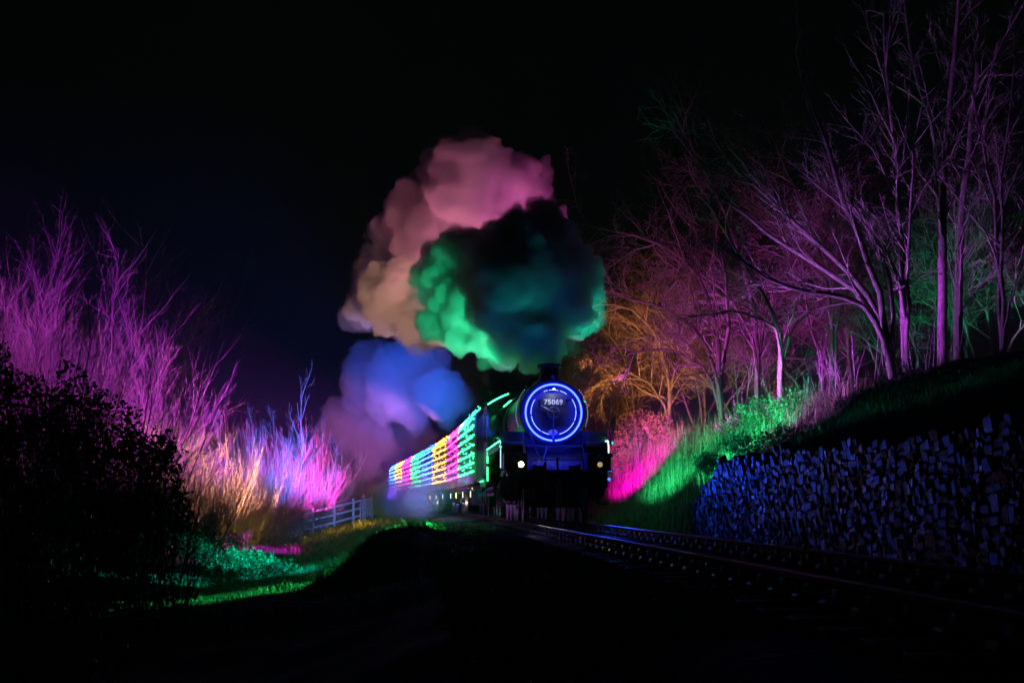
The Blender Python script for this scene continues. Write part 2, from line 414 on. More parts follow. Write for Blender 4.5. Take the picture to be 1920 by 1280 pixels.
bd = L(MB().lathe([(0, -.02), (.1, -.018), (.115, 0)], (0, SF - .09, BZ - .50), (0, 1, 0), 24), 'shed_badge', 'white', door)
bd.scale = (1.05, 1, .62); bd.location = (0, 0, (BZ - .5) * .38)
text_mesh('2', .13, 'badge_number', 'smokebox', door, (0, SF - .115, BZ - .495), (R(90), 0, 0), bold=.004)
text_mesh('2', .10, 'badge_number', 'white', door, (0, SF - .10, BZ - .61), (R(90), 0, 0), bold=.003)
# neon
def arc(r, a0, a1, y, n, cz=BZ): return [(r * math.cos(a), y, cz + r * math.sin(a)) for a in np.linspace(a0, a1, n)]
L(MB().tube(arc(.715, -PI / 2 + .05, 1.5 * PI - .05, SF - .20, 96), .021, 10), 'neon_ring', 'neon')
ri = random.Random(4)
for a0, a1 in ((-1.32, -.45), (-.38, .12), (.16, .62), (.95, 1.28), (1.36, 1.52), (1.62, 1.78), (1.84, 2.02), (2.55, 3.22), (3.3, 4.1), (4.16, 4.5)):
    L(MB().tube(arc(.575 + ri.uniform(-.008, .008), a0, a1, SF - .24, 14), .0075, 6), 'light_wire', 'neon_thin')
nl = L(MB().box((0, SF - .30, BZ + .60), (.09, .07, .05), bev=.01).box((0, SF - .16, BZ + .63), (.02, .3, .02)), 'added_number_lamp', 'black', door)  # bracket carrying an added lamp that brightens the number digits
L(MB().box((0, SF - .30, BZ + .572), (.06, .05, .006)), 'lens', 'led_white', door)
spot('added_number_lamp_beam', local(loco, 0, SF - .44, BZ + .60), local(loco, 0, SF - .14, BZ + .25), (.85, .92, 1.0), 9, 120, .3, .02)
# chimney, dome, boiler, firebox, safety valves
L(MB().lathe([(.40, .0), (.335, .05), (.29, .12), (.262, .22), (.25, .36), (.255, .42), (.31, .445), (.325, .48), (.31, .52), (.265, .535), (.2, .535), (.19, .3)], (0, SF + .92, BZ + .80), (0, 0, 1), 40), 'chimney', 'smokebox')
L(MB().lathe([(.79, 0), (.79, .9), (.865, 3.2), (.865, 3.25), (.875, 3.26), (.875, 3.29), (.865, 3.3)], (0, SF + 1.8, BZ), (0, 1, 0), 48), 'boiler', 'black')
L(MB().lathe([(.36, 0), (.31, .06), (.27, .14), (.25, .24), (.2, .31), (.1, .345), (0, .355)], (0, SF + 3.4, BZ + .75), (0, 0, 1), 28), 'dome', 'black')
fb = [(-.95, 1.3), (-.92, 2.2)] + [(.9 * math.cos(a), BZ + .9 * math.sin(a)) for a in np.linspace(PI * .98, PI * .02, 21)] + [(.92, 2.2), (.95, 1.3)]
L(MB().prism(fb, SF + 5.1, SF + 7.0), 'firebox', 'black')
(MB().cyl((-.16, SF + 5.4, BZ + .88), (-.16, SF + 5.4, BZ + 1.05), .07).cyl((.16, SF + 5.4, BZ + .88), (.16, SF + 5.4, BZ + 1.05), .07)).each('safety_valve', 'steel', loco)
# cab
CY0, CY1 = SF + 6.5, SF + 8.4
arcroof = [(1.36 * math.cos(a) / math.cos(.5) * 1.0, 0) for a in (0,)]
rf_o = [(x, 3.42 + .46 * (1 - (x / 1.36) ** 2)) for x in np.linspace(-1.36, 1.36, 19)]
rf_i = [(x, z - .035) for x, z in rf_o[::-1]]
cab = L(MB().prism([(-1.33, 1.35), (-1.33, 3.42)] + [(x * .97, z - .03) for x, z in rf_o] + [(1.33, 3.42), (1.33, 1.35)], CY0, CY0 + .04), 'cab_front', 'black')
for sd in (-1, 1):
    sdm = MB(); 
    sdm.box((sd * 1.34, CY0 + 1.0, 1.85), (.03, 2.0, 1.0)).box((sd * 1.34, CY0 + 1.0, 3.3), (.03, 2.0, .3)).box((sd * 1.34, CY0 + .12, 2.75), (.03, .24, .8)).box((sd * 1.34, CY0 + 1.1, 2.75), (.03, .1, .8)).box((sd * 1.34, CY0 + 1.9, 2.75), (.03, .2, .8))
    cs = L(sdm, 'cab_side', 'black')
    L(MB().box((sd * 1.335, CY0 + .65, 2.75), (.01, .82, .8)), 'cab_window', 'glass', cs)
    L(MB().box((sd * 1.335, CY0 + 1.48, 2.75), (.01, .66, .8)), 'cab_window', 'glass', cs)
    L(MB().lathe([(.0, 0), (.16, .0), (.18, .01), (.18, -.01)], (sd * 1.08, CY0 - .012, 2.95), (0, 1, 0), 20), 'spectacle_glass', 'glass', cab)
L(MB().prism(rf_o + rf_i, CY0 - .12, CY1 + .25), 'cab_roof', 'black')
# frames, running plate with its curved drop at the front, valance
(MB().box((-.55, 4.9, 1.05), (.035, 9.4, .8)).box((.55, 4.9, 1.05), (.035, 9.4, .8))).each('main_frame', 'black', loco)
for sd in (-1, 1):
    path = [(CY0, 2.06), (2.2, 2.06), (1.35, 2.06)] + [(1.15 + .2 * math.sin(a) * 1.0, 1.86 + .2 * math.cos(a)) for a in np.linspace(.0, -PI / 2, 7)][1:] + [(.93, 1.55), (.93, 1.33)]
    pth = [(y, z) for y, z in path]
    out = [(y, z) for y, z in pth] + [(y + .03, z - .03) for y, z in pth[::-1]]
    x0, x1 = sd * .80, sd * 1.36
    L(MB().prism(out, min(x0, x1), max(x0, x1), 'YZ'), 'running_plate', 'plate')
    L(MB().prism([(CY0, 2.03), (1.3, 2.03), (1.12, 1.94), (.97, 1.8), (.96, 1.66), (1.08, 1.72), (1.2, 1.84), (1.36, 1.88), (CY0, 1.88)], sd * 1.335, sd * 1.355, 'YZ'), 'valance', 'black')
    # upright front plate beside the saddle, tool box below it
    L(MB().box((sd * 1.06, 1.50, 2.14), (.60, .035, .36), bev=.01), 'front_plate', 'plate')
    L(MB().box((sd * 1.04, .52, 1.52), (.58, .62, .44), bev=.025), 'step_box', 'black')
    L(MB().prism([(-.02, 1.3), (.9, 1.3), (1.35, 1.95), (1.3, 1.98), (.55, 1.62)], sd * .735, sd * .755, 'YZ'), 'frame_bracket', 'plate')
    # light strip along running plate edge
    strip = [(sd * 1.372, y, z + .018) for y, z in [(CY0 - .2, 2.06), (5, 2.06), (3, 2.06), (1.4, 2.06)] + [(1.15 + .2 * math.sin(a), 1.86 + .2 * math.cos(a)) for a in np.linspace(0, -PI / 2, 8)] + [(.94, 1.6), (.94, 1.36)]]
    rear, front = strip[:4], strip[3:]
    L(MB().tube(rear, .013, 6), 'light_strip', 'led_green')
    L(MB().tube(front, .013, 6), 'light_strip', 'led_white' if sd > 0 else 'neon_thin')
    # handrail on boiler with its green tube
    L(MB().tube([(sd * .97, SF + .2, BZ + .38), (sd * .97, CY0, BZ + .46)], .014, 8), 'handrail', 'steel')
    L(MB().tube([(sd * .99, SF + 1.3, BZ + .40), (sd * .99, SF + 2.8, BZ + .42), (sd * 1.0, SF + 4.2, BZ + .43)], .013, 6), 'light_strip', 'led_green')
    dots = MB()
    for k in range(15):
        a = -.35 + k * .075; dots.lathe([(0, -.011), (.011, 0), (0, .011)], (sd * .93 * math.cos(a), SF + .25 + .01 * (k % 2), BZ + .93 * math.sin(a)), n=6)
    L(dots, 'bead_lights', 'neon_thin')['kind'] = 'stuff'
    # cab front edge strip
    L(MB().tube([(sd * x, CY0 - .13, 3.42 + .46 * (1 - (x / 1.36) ** 2)) for x in np.linspace(1.34, .72, 8)], .013, 6), 'light_strip', 'led_green')
    L(MB().tube([(sd * 1.345, CY0 - .02, 2.05), (sd * 1.345, CY0 - .02, 1.15)], .012, 6), 'light_strip', 'led_green')
# saddle and sloping front deck
L(MB().prism([(-.62, 1.28), (-.70, 1.9), (-.76, 2.3), (-.6, 2.2), (-.4, 2.04), (0, 1.955), (.4, 2.04), (.6, 2.2), (.76, 2.3), (.70, 1.9), (.62, 1.28)], SF + .1, SF + 1.6), 'smokebox_saddle', 'plate')
cv = [(.12, 1.31), (.66, 1.31)] + [(.66 + .68 * math.sin(t), 1.31 + .62 * (1 - math.cos(t))) for t in np.linspace(.15, PI / 2, 9)] + [(SF + .1, 2.0)]
deck = MB(); deck.prism(cv + [(y + .05, z - .05) for y, z in cv[::-1]], -.73, .73, 'YZ')
dk = MB()
for x in (-.68, -.23, .23, .68):
    for y, z in cv[1:-1]: dk.lathe([(.012, 0), (.009, .008), (0, .011)], (x, y - .004, z + .004), (0, -.6, .8), 6)
tag(L(dk, 'deck_rivets', 'plate'), kind='stuff')
L(MB().tube([(-.66, .35, 1.31), (-.66, .35, 1.52), (-.6, .35, 1.56), (.6, .35, 1.56), (.66, .35, 1.52), (.66, .35, 1.31)], .011, 6), 'front_rail', 'black')
L(deck, 'front_deck', 'plate')
(MB().box((-.45, .5, 1.37), (.28, .3, .1)).box((.45, .5, 1.37), (.28, .3, .1))).each('deck_cover', 'black', loco)
(MB().tube([(0, .2, 1.3), (.0, .3, 1.62)], .03, 8).tube([(-.16, 1.3, 1.95), (-.3, .8, 1.6), (-.28, .2, 1.34)], .014, 6).tube([(-.6, 1.4, 2.3), (-.45, .9, 1.75), (-.3, .25, 1.36)], .012, 6)).each(['lamp_bracket', 'pipe', 'pipe'], 'plate', loco)
# buffer beam
L(MB().box((0, .03, 1.07), (2.44, .06, .44), bev=.012), 'buffer_beam', 'black')
L(MB().box((0, .07, 1.293), (2.66, .5, .03)), 'front_footplate', 'plate')
for sd in (-1, 1):
    L(MB().lathe([(.20, .0), (.2, -.03), (.13, -.05), (.12, -.3), (.085, -.31), (.085, -.46), (.235, -.47), (.235, -.495), (.15, -.51), (0, -.515)], (sd * .865, 0, 1.06), (0, 1, 0), 28), 'buffer', 'black')
L(MB().tube([(0, 0, 1.07), (0, -.16, 1.07), (0, -.24, 1.0), (0, -.2, .93), (0, -.13, .95)], [.04, .04, .035, .03, .02], 8), 'coupling_hook', 'steel')
cp = MB()
for k in range(3): cp.tube([(.055 * math.cos(a), -.2 + (.02 if k % 2 else 0), .88 - k * .19 + .13 * math.sin(a)) for a in np.linspace(0, 2 * PI, 17)[:-1]], .017, 6, True)
L(cp, 'coupling_chain', 'steel')
for x, h in ((-.34, 1.5), (.36, 1.42)):
    L(MB().tube([(x, -.02, .9), (x, -.08, 1.05), (x, -.08, h - .1), (x, -.12, h), (x, -.2, h - .02), (x, -.23, h - .2), (x + .06, -.2, .85), (x + .1, -.15, .72)], .03, 10), 'brake_pipe', 'black')
# head lamps on the brackets over the buffers
for sd, x, key in ((-1, -.93, 'lens_on'), (1, 1.02, 'lens_dim')):
    hl = L(MB().box((x, .02, 1.44), (.17, .17, .24), bev=.012).lathe([(.085, 0), (.08, .05), (.045, .07), (.045, .1), (.06, .11), (0, .13)], (x, .02, 1.56), n=16).lathe([(.085, 0), (.085, -.05), (.068, -.05), (.068, 0)], (x, -.06, 1.44), (0, 1, 0), 20).tube([(x - .07, .02, 1.6), (x - .06, .02, 1.74), (x + .06, .02, 1.74), (x + .07, .02, 1.6)], .008, 6), 'headlamp', 'black' if sd > 0 else 'smokebox')
    L(MB().lathe([(0, -.025), (.04, -.02), (.066 if sd > 0 else .078, 0)], (x, -.085, 1.44), (0, 1, 0), 20), 'lens', key, hl)
    L(MB().box((x, .11, 1.4), (.03, .012, .28)), 'lamp_iron', 'black')
spot('headlamp_beam', local(loco, -.93, -.13, 1.44), local(loco, -1.2, -10, 1.2), (1.0, .78, .4), 40, 60, .8, .04)
# cylinders, slide bars, wheels, rods, steps
def wheel(x, y, r, name, sp):
    w = MB(); s_ = 1 if x > 0 else -1
    w.lathe([(r - .07, -.065), (r + .028, -.065), (r + .028, -.035), (r, -.03), (r - .006, .065), (r - .07, .065)], (x, y, r), (s_, 0, 0), 40)
    w.lathe([(0, -.07), (.14, -.07), (.14, .09), (.1, .11), (0, .11)], (x, y, r), (s_, 0, 0), 18)
    for k in range(sp):
        a = 2 * PI * k / sp; w.tube([(x, y + .1 * math.cos(a), r + .1 * math.sin(a)), (x, y + (r - .06) * math.cos(a), r + (r - .06) * math.sin(a))], [.04, .026], 6)
    w.lathe([(r - .09, -.05), (r - .05, -.05), (r - .05, .05), (r - .09, .05), (r - .09, -.05)], (x, y, r), (s_, 0, 0), 40)
    return L(w, name, ['steel'])
DY = (3.95, 5.5, 7.1)
for sd in (-1, 1):
    L(MB().lathe([(0, -.03), (.12, -.03), (.15, 0), (.30, .0), (.34, .02), (.34, .04), (.315, .05), (.315, .86), (.34, .87), (.34, .9), (.3, .92), (0, .92)], (sd * 1.03, 1.55, .88), (0, 1, 0), 28), 'cylinder', 'black')
    L(MB().lathe([(0, -.1), (.08, -.1), (.1, 0), (.19, 0), (.2, .03), (.2, 1.05), (.19, 1.08), (0, 1.08)], (sd * 1.0, 1.48, 1.40), (0, 1, 0), 24).box((sd * .93, 2.02, 1.15), (.42, .72, .5), bev=.02).tube([(sd * .8, SF + .6, BZ - .5), (sd * .98, SF + .55, BZ - .9), (sd * .98, SF + .55, 1.5)], .12, 14), 'steam_chest', 'black')
    for y in (1.05, 2.95): wheel(sd * .74, y, .455, 'bogie_wheel', 10)
    for y in DY: wheel(sd * .74, y, .86, 'driving_wheel', 16)
    ph = -.9 if sd < 0 else .6; cr = .355
    pts = [(sd * .90, y + cr * math.cos(ph), .86 + cr * math.sin(ph)) for y in DY]
    rm = MB()
    for a, b in zip(pts[:-1], pts[1:]):
        c = [(a[i] + b[i]) / 2 for i in range(3)]; rm.box(c, (.045, math.dist(a, b), .13), bev=.01)
    for p in pts: rm.cyl((p[0] - .05, p[1], p[2]), (p[0] + .07, p[1], p[2]), .1, n=16)
    L(rm, 'coupling_rod', 'steel')
    m_, e_ = pts[1], (sd * 1.0, 3.15, .9)
    dy, dz = m_[1] - e_[1], m_[2] - e_[2]
    L(MB().box((sd * .985, (m_[1] + e_[1]) / 2, (m_[2] + e_[2]) / 2), (.05, math.hypot(dy, dz), .11), rx=math.atan2(dz, dy), bev=.01), 'connecting_rod', 'steel')
    (MB().box((sd * 1.0, 3.15, .9), (.12, .3, .32), bev=.02).box((sd * 1.0, 3.15, 1.12), (.09, 1.5, .07)).box((sd * 1.0, 3.15, .68), (.09, 1.5, .07)).cyl((sd * 1.0, 2.4, .9), (sd * 1.0, 3.1, .9), .035, n=10)).each(['crosshead', 'slide_bar', 'slide_bar', 'piston_rod'], 'steel', loco)
    vg = MB(); vg.tube([(sd * 1.03, 4.7, 1.5), (sd * 1.03, 4.75, 1.2), (sd * 1.03, 4.7, .9)], [.05, .06, .05], 8).box((sd * 1.03, 3.9, 1.38), (.04, 1.6, .07)).tube([(sd * 1.03, 3.2, .95), (sd * 1.03, 3.25, 1.45)], .03, 8)
    (vg).each(['expansion_link', 'radius_rod', 'combination_lever'], 'steel', loco)
    st = MB(); st.box((sd * 1.02, .32, .88), (.05, .06, .85)).box((sd * 1.14, .32, .47), (.26, .26, .03)).box((sd * 1.12, .32, .80), (.2, .22, .03))
    L(st, 'step', 'black')
    cs = MB(); cs.box((sd * 1.3, CY1 - .1, .95), (.03, .3, .9)).box((sd * 1.34, CY1 - .1, .55), (.2, .3, .03)).box((sd * 1.34, CY1 - .1, .95), (.2, .3, .03)); L(cs, 'step', 'black')
    (MB().tube([(sd * 1.25, SF + 1.6 + k * .2, 2.3) for k in range(4)], .09, 10).box((sd * 1.15, SF + 4.6, 2.25), (.22, .45, .34), bev=.02)).each(['air_reservoir', 'lubricator'], 'black', loco)
    L(MB().tube([(sd * .55, .25, .62), (sd * .62, .3, .3), (sd * .74, .33, .16)], .025, 8), 'guard_iron', 'black')
bg = MB(); bg.box((-.5, 2.0, .55), (.04, 2.6, .28)).box((.5, 2.0, .55), (.04, 2.6, .28)).box((0, 2.0, .6), (1.0, .5, .2))
for y in (1.05, 2.95): bg.cyl((-.74, y, .455), (.74, y, .455), .08, n=12)
for y in DY: bg.cyl((-.74, y, .86), (.74, y, .86), .1, n=12)
(bg).each(['bogie_frame', 'bogie_frame', 'bogie_stretcher'] + ['axle'] * 5, 'black', loco)
(MB().box((0, 8.3, .72), (1.2, 2.0, .5)).box((0, .55, .95), (1.1, .04, .5))).each(['ash_pan', 'frame_stretcher'], 'black', loco)

# ------------------------------------------------------------------ tender
loc1, rz1 = place(10.0, 14.6)
tender = empty('locomotive_tender', loc1, rz1); tag(tender, 'dark tall ribbed-sided tender coupled between the cab and the first carriage', 'tender')
T = lambda mb, name, mat, par=None, **k: mb.build(name, mat, par or tender, **k)
T(MB().prism([(-1.30, 1.2), (-1.32, 3.3), (-1.15, 3.55), (-1.0, 3.62), (-.96, 3.62), (-.96, 3.3), (.96, 3.3), (.96, 3.62), (1.0, 3.62), (1.15, 3.55), (1.32, 3.3), (1.30, 1.2)], .1, 4.6), 'tank', 'black')
pmt = MB(); pmt.box((0, 0, 0), (.03, 1.10, 1.02), bev=.006)
for k in range(7): pmt.box((-.021, -.48 + k * .16, 0), (.014, .03, 1.0))
tp = pmt.mesh('side_panel', 'tender_side')
for sd in (-1, 1):
    for k in range(4):
        for zc in (1.74, 2.79):
            o = link('side_panel', tp, tender, (sd * 1.335, .66 + k * 1.12, zc)); o.rotation_euler = (0, 0, 0 if sd < 0 else PI)
    T(MB().tube([(sd * 1.37, .3, 1.18), (sd * 1.37, 4.5, 1.18)], .013, 6), 'light_strip', 'led_green')
cn = 700
cp_ = np.stack([rng.uniform(-.9, .9, cn), rng.uniform(.3, 4.2, cn), np.zeros(cn)], -1); cp_[:, 2] = 3.3 + .3 * np.cos(cp_[:, 0] * 1.3) * rng.uniform(.3, 1, cn)
ob = rocks('coal', cp_, rng.uniform(.06, .13, cn), 'smokebox', tender); ob['kind'] = 'stuff'
T(MB().box((0, 2.35, 1.1), (2.5, 4.6, .18)), 'underframe', 'coachdark')
for sd in (-1, 1):
    for y in (.85, 2.35, 3.85):
        w = MB(); w.lathe([(0, -.06), (.46, -.06), (.5, -.06), (.5, -.035), (.47, -.03), (.465, .06), (.4, .06), (.37, .02), (.12, .02), (.1, .06), (0, .06)], (sd * .74, y, .47), (sd, 0, 0), 32); T(w, 'wheel', 'steel')
        T(MB().box((sd * 1.05, y, .55), (.2, .3, .34), bev=.02), 'axle_box', 'coachdark'); T(MB().box((sd * 1.05, y, .86), (.08, .9, .12), bev=.02), 'spring', 'coachdark')
    T(MB().box((sd * 1.03, 2.35, .93), (.03, 4.4, .42)), 'side_frame', 'black')
    T(MB().tube([(sd * 1.34, .06, 1.5), (sd * 1.36, .06, 2.5)], .015, 6), 'handrail', 'steel')

# ------------------------------------------------------------------ carriages with their strings of lights
CL = 21.5
PW = CL / 20
pm = MB(); pm.box((0, 0, 0), (.03, PW - .02, 1.85), bev=.006)
for k in (-.36, -.12, .12, .36): pm.box((-.021, k * PW, 0), (.014, .035, 1.83))
panel_me = pm.mesh('side_panel', 'coach')
vm = MB(); vm.box((0, 0, 0), (.03, PW - .02, .38), bev=.006).box((-.02, PW * .4, 0), (.014, .03, .36)); val_me = vm.mesh('lower_panel', 'coach')
def bulbs(P, r):
    base = np.array([(1, 0, 0), (-1, 0, 0), (0, 1, 0), (0, -1, 0), (0, 0, 1), (0, 0, -1)], float)
    tri = np.array([(0, 2, 4), (2, 1, 4), (1, 3, 4), (3, 0, 4), (2, 0, 5), (1, 2, 5), (3, 1, 5), (0, 3, 5)])
    V = P[:, None, :] + base[None] * r[:, None, None]; F = tri[None] + (np.arange(len(P)) * 6)[:, None, None]
    return V.reshape(-1, 3), F.reshape(-1, 3)
ZONES = [('led_green', 'led_mag'), ('led_gold', 'led_blue'), ('led_green', 'led_mag'), ('led_gold', 'led_blue')]
CN = [('green', 'magenta'), ('gold', 'blue'), ('green', 'magenta'), ('gold', 'blue')]
LAB = ['nearest carriage behind the tender, hung with green then magenta string lights',
       'second carriage from the tender, hung with gold then blue string lights',
       'third carriage from the tender, hung with green then magenta string lights',
       'farthest carriage at the tail of the train, hung with gold then blue lights']
coaches = []
for ci in range(4):
    s0 = 14.9 + ci * 22.1
    lc, rz = place(s0, s0 + CL)
    co = empty('railway_carriage', lc, rz); tag(co, LAB[ci], 'carriage', 'carriages strung with coloured lights'); coaches.append(co); co.scale = (1, 1, 1.05)
    W = lambda mb, name, mat, par=None, **k: mb.build(name, mat, par or co, **k)
    xs = np.linspace(-1.36, 1.36, 15); arcp = [(x, 3.38 + .47 * (1 - abs(x / 1.36) ** 2.3)) for x in xs]
    W(MB().prism([(-1.34, 1.12), (-1.36, 3.38)] + arcp[1:-1] + [(1.36, 3.38), (1.34, 1.12)], 0, CL), 'body', 'coachdark')
    W(MB().prism([(x * 1.025, z + .012) for x, z in arcp] + [(x * 1.01, z - .02) for x, z in arcp[::-1]], -.05, CL + .05), 'roof', 'roof')
    W(MB().box((0, CL / 2, .98), (2.3, CL - .6, .22)).box((0, CL / 2, .62), (1.5, 4.5, .5), bev=.03), 'underframe', 'coachdark')
    for sd in (-1, 1):
        for k in range(20):
            o = link('side_panel', panel_me, co, (sd * 1.372, (k + .5) * PW, 2.44)); o.rotation_euler = (0, 0, 0 if sd < 0 else PI)
            o = link('lower_panel', val_me, co, (sd * 1.365, (k + .5) * PW, 1.31)); o.rotation_euler = (0, 0, 0 if sd < 0 else PI)
    for by in (3.2, CL - 3.2):
        bgm = MB(); bgm.box((-1.0, by, .55), (.08, 3.4, .22), bev=.03).box((1.0, by, .55), (.08, 3.4, .22), bev=.03).box((0, by, .6), (1.9, .5, .2))
        bo = W(bgm, 'bogie', 'coachdark')
        for wy in (by - 1.25, by + 1.25):
            for sd in (-1, 1):
                w = MB(); w.lathe([(0, -.06), (.48, -.06), (.48, -.035), (.455, -.03), (.45, .06), (.38, .06), (.35, .02), (.12, .02), (.1, .06), (0, .06)], (sd * .74, wy, .457), (sd, 0, 0), 24); W(w, 'wheel', 'steel', bo)
    # strings: seven on the side, two on the roof curve
    ya, yb, ym = .1, CL - .1, CL / 2
    for zi, (b0, b1) in enumerate(((ya, ym), (ym, yb))):
        mat = ZONES[ci][zi]
        rows = [(-1.425, z) for z in (1.53, 1.83, 2.13, 2.43, 2.73, 3.03, 3.3)] + [(-1.36, 3.47), (-1.2, 3.62)]
        for ri_, (x, z) in enumerate(rows):
            yy = np.arange(b0 + .04, b1 - .02, np.where(ri_ < 7, .17, .2)); k = len(yy)
            ph = rng.uniform(0, 6); sag = .03 * np.abs(np.sin((yy - b0) / PW * PI * .5 + ph)) + .02 * np.sin(yy * 5 + ph * 3)
            Pb = np.stack([np.full(k, x) - .012 + rng.uniform(-.012, .008, k), yy + rng.uniform(-.03, .03, k), z - sag + rng.normal(0, .012 if ri_ < 7 else .04, k)], -1)
            V, F = bulbs(Pb, rng.uniform(.007, .022, k))
            step = slice(None, None, 6); wp = [(x + .004, y_, z - sg) for y_, sg in zip(yy[step], sag[step])]
            ls = W(MB().tube(wp, .006, 4), 'light_string', 'wire')
            o = link('bulbs', fast_mesh('bulbs', V, F, mat), ls); o['kind'] = 'stuff'
        # scattered loose bulbs between the strings
        k = 70; Pb = np.stack([np.full(k, -1.43) + rng.uniform(-.02, .01, k), rng.uniform(b0, b1, k), rng.uniform(1.5, 3.4, k)], -1)
        V, F = bulbs(Pb, rng.uniform(.012, .024, k)); o = link('loose_bulbs', fast_mesh('loose_bulbs', V, F, mat), co); o['kind'] = 'stuff'

# upright light bars and flood lamps below the carriages, shining on the left bank
for ci, co in enumerate(coaches[:3]):
    for k in range(4):
        y = 3.4 + k * 5.2
        kk = (k + ci * 4) % 4
        br = MB().box((-1.36, y, .78), (.018, .03, .22), bev=.004).build('light_bar', ['led_white', 'led_white', 'led_gold', 'led_white'][kk], co)
        cc = [(0, .8, .75), (.4, .1, 1), (1, .6, .1), (.05, .15, 1)][kk]
        if ci * 4 + k < 7: spot('light_bar_beam', local(co, -1.40, y + .03, .78), local(co, -1.75, y + 9, .6), cc, 700, 40, .7, .05)
# ------------------------------------------------------------------ coloured flood lamps on the train
K = 1.0
def F(root, xyz, target, key, col, w, deg, blend=.6): floodlight(root, local(root, *xyz), target, key, col, w * K, deg, blend)
c1, c2, c3, c4 = coaches
# left bank
F(c1, (-1.45, .9, 1.0), at(560, 870, 61), 'mag', (1.0, .04, .75), 52000, 24)
F(tender, (-1.42, 4.4, 1.2), at(450, 820, 60), 'blue', (.05, .14, 1.0), 75000, 28)
F(tender, (-1.42, 3.6, 1.2), at(385, 890, 51), 'gold', (1.0, .38, .24), 80000, 24)
F(tender, (-1.42, 2, 1.2), at(270, 760, 46), 'pink', (1.0, .12, .75), 24000, 28)
F(tender, (-1.42, 3, 1.2), at(110, 660, 47), 'violet', (.58, .03, 1.0), 34000, 42)
F(c2, (-1.45, 4, 1.0), at(630, 890, 80), 'violet', (.22, .07, 1.0), 9000, 36)
F(c2, (-1.45, 9, 2.0), at(520, 720, 92), 'blue', (.10, .12, 1.0), 50000, 60)
F(c1, (-1.45, 4.0, 1.0), at(640, 950, 61), 'blue', (.16, .26, 1.0), 3200, 44)
# lower left ground
F(loco, (-1.4, .8, 1.9), at(440, 1050, 39), 'teal', (0, .8, .72), 20000, 24, .9)
F(loco, (-1.4, .5, 1.9), at(590, 1105, 32), 'green', (.03, 1, .2), 18000, 28, 1.0)
F(loco, (-1.4, 7.0, 1.6), at(480, 1030, 45.5), 'mag', (.8, .0, 1), 14000, 11)
F(c1, (-1.45, .8, 1.0), at(690, 962, 50), 'gold', (1.0, .6, .04), 9000, 16)
F(loco, (-1.4, 4.6, 1.0), at(800, 985, 41), 'teal', (0, 1, .5), 900, 40)
# right bank
F(loco, (1.42, 3.5, 1.4), at(1270, 865, 49), 'green', (.03, 1.0, .42), 13000, 24, .9)
F(loco, (1.42, 1.5, 1.7), at(1440, 800, 43), 'green', (.02, 1.0, .42), 11000, 42, 1.0)
F(tender, (1.42, 1.5, 1.3), at(1215, 868, 60), 'mag', (1.0, 0, .9), 36000, 20, .8)
F(tender, (1.0, 4.4, 3.75), at(1200, 710, 66), 'gold', (1.0, .36, .07), 15000, 40, .9)
F(loco, (1.42, 8.6, 2.4), at(1330, 610, 57), 'pink', (.85, .10, .7), 4200, 50, .9)
F(loco, (1.42, .8, 1.7), at(1570, 600, 40), 'violet', (.58, .14, 1.0), 5500, 66, 1.0)
F(loco, (1.42, 8.0, 2.2), at(1540, 680, 46), 'mag', (.85, .02, 1.0), 20000, 32, .9)
F(c1, (1.0, 3, 3.9), at(1430, 600, 60), 'violet', (.75, .08, .9), 8500, 40, .9)
F(c1, (.6, 1.2, 3.95), at(1560, 330, 46), 'teal', (.45, .85, .7), 1500, 70, 1.0)  # added lamp: dim general fill over the tall tree crowns
F(loco, (1.42, 1.2, 1.1), at(1370, 950, 29), 'blue', (.01, .07, 1.0), 360, 42, 1.0)
F(loco, (1.42, .6, 2.0), at(1600, 800, 33), 'teal', (0, .8, .5), 700, 50, 1.0)
F(loco, (1.42, 2.0, 1.95), at(1775, 570, 41), 'violet', (.6, .03, 1.0), 9000, 18, 1.0)

# ------------------------------------------------------------------ stone retaining wall
wall = empty('stone_retaining_wall', tuple(on_track(-8, 2.9, -.5))); tag(wall, 'wet rubble stone retaining wall beside the track on the right', 'wall')
def wl(o): o.parent = wall; o.matrix_parent_inverse = Matrix.Translation(wall.location).inverted(); return o
core = MB()
ss = np.arange(-27.5, -1.6, .5)
for a, b in zip(ss[:-1], ss[1:]):
    pass
prof = [(2.93, -.6), (3.16, 1.30), (3.40, 1.30), (3.6, -.6)]
vs, fs = [], []
for s in ss:
    for o_, z in prof: vs.append(on_track(s, o_, z - (0 if z < 0 else max(0, (s + 5.0) * .33))))
for i in range(len(ss) - 1):
    for k in range(4): fs.append((i * 4 + k, i * 4 + (k + 1) % 4, i * 4 + 4 + (k + 1) % 4, i * 4 + 4 + k))
fs += [(0, 1, 2, 3), tuple((len(ss) - 1) * 4 + k for k in (3, 2, 1, 0))]
core.add(vs, fs); wl(core.build('wall_core', 'mortar'))
def stone_mesh(seed):
    r = np.random.default_rng(seed)
    bm = bmesh.new(); bmesh.ops.create_cube(bm, size=1)
    bmesh.ops.bevel(bm, geom=list(bm.edges), offset=.12, segments=1, affect='EDGES', profile=.5)
    for v in bm.verts: v.co = Vector(np.array(v.co) * (1 + r.normal(0, .09, 3)))
    bm.verts.ensure_lookup_table(); mb = MB(); mb.add([tuple(v.co) for v in bm.verts], [tuple(v.index for v in f.verts) for f in bm.faces]); bm.free()
    return mb
SM = [stone_mesh(i) for i in range(10)]; SMM = [m.mesh('stone', 'stone', smooth=False) for m in SM]
stones = []
s = -27.0
rr = random.Random(9)
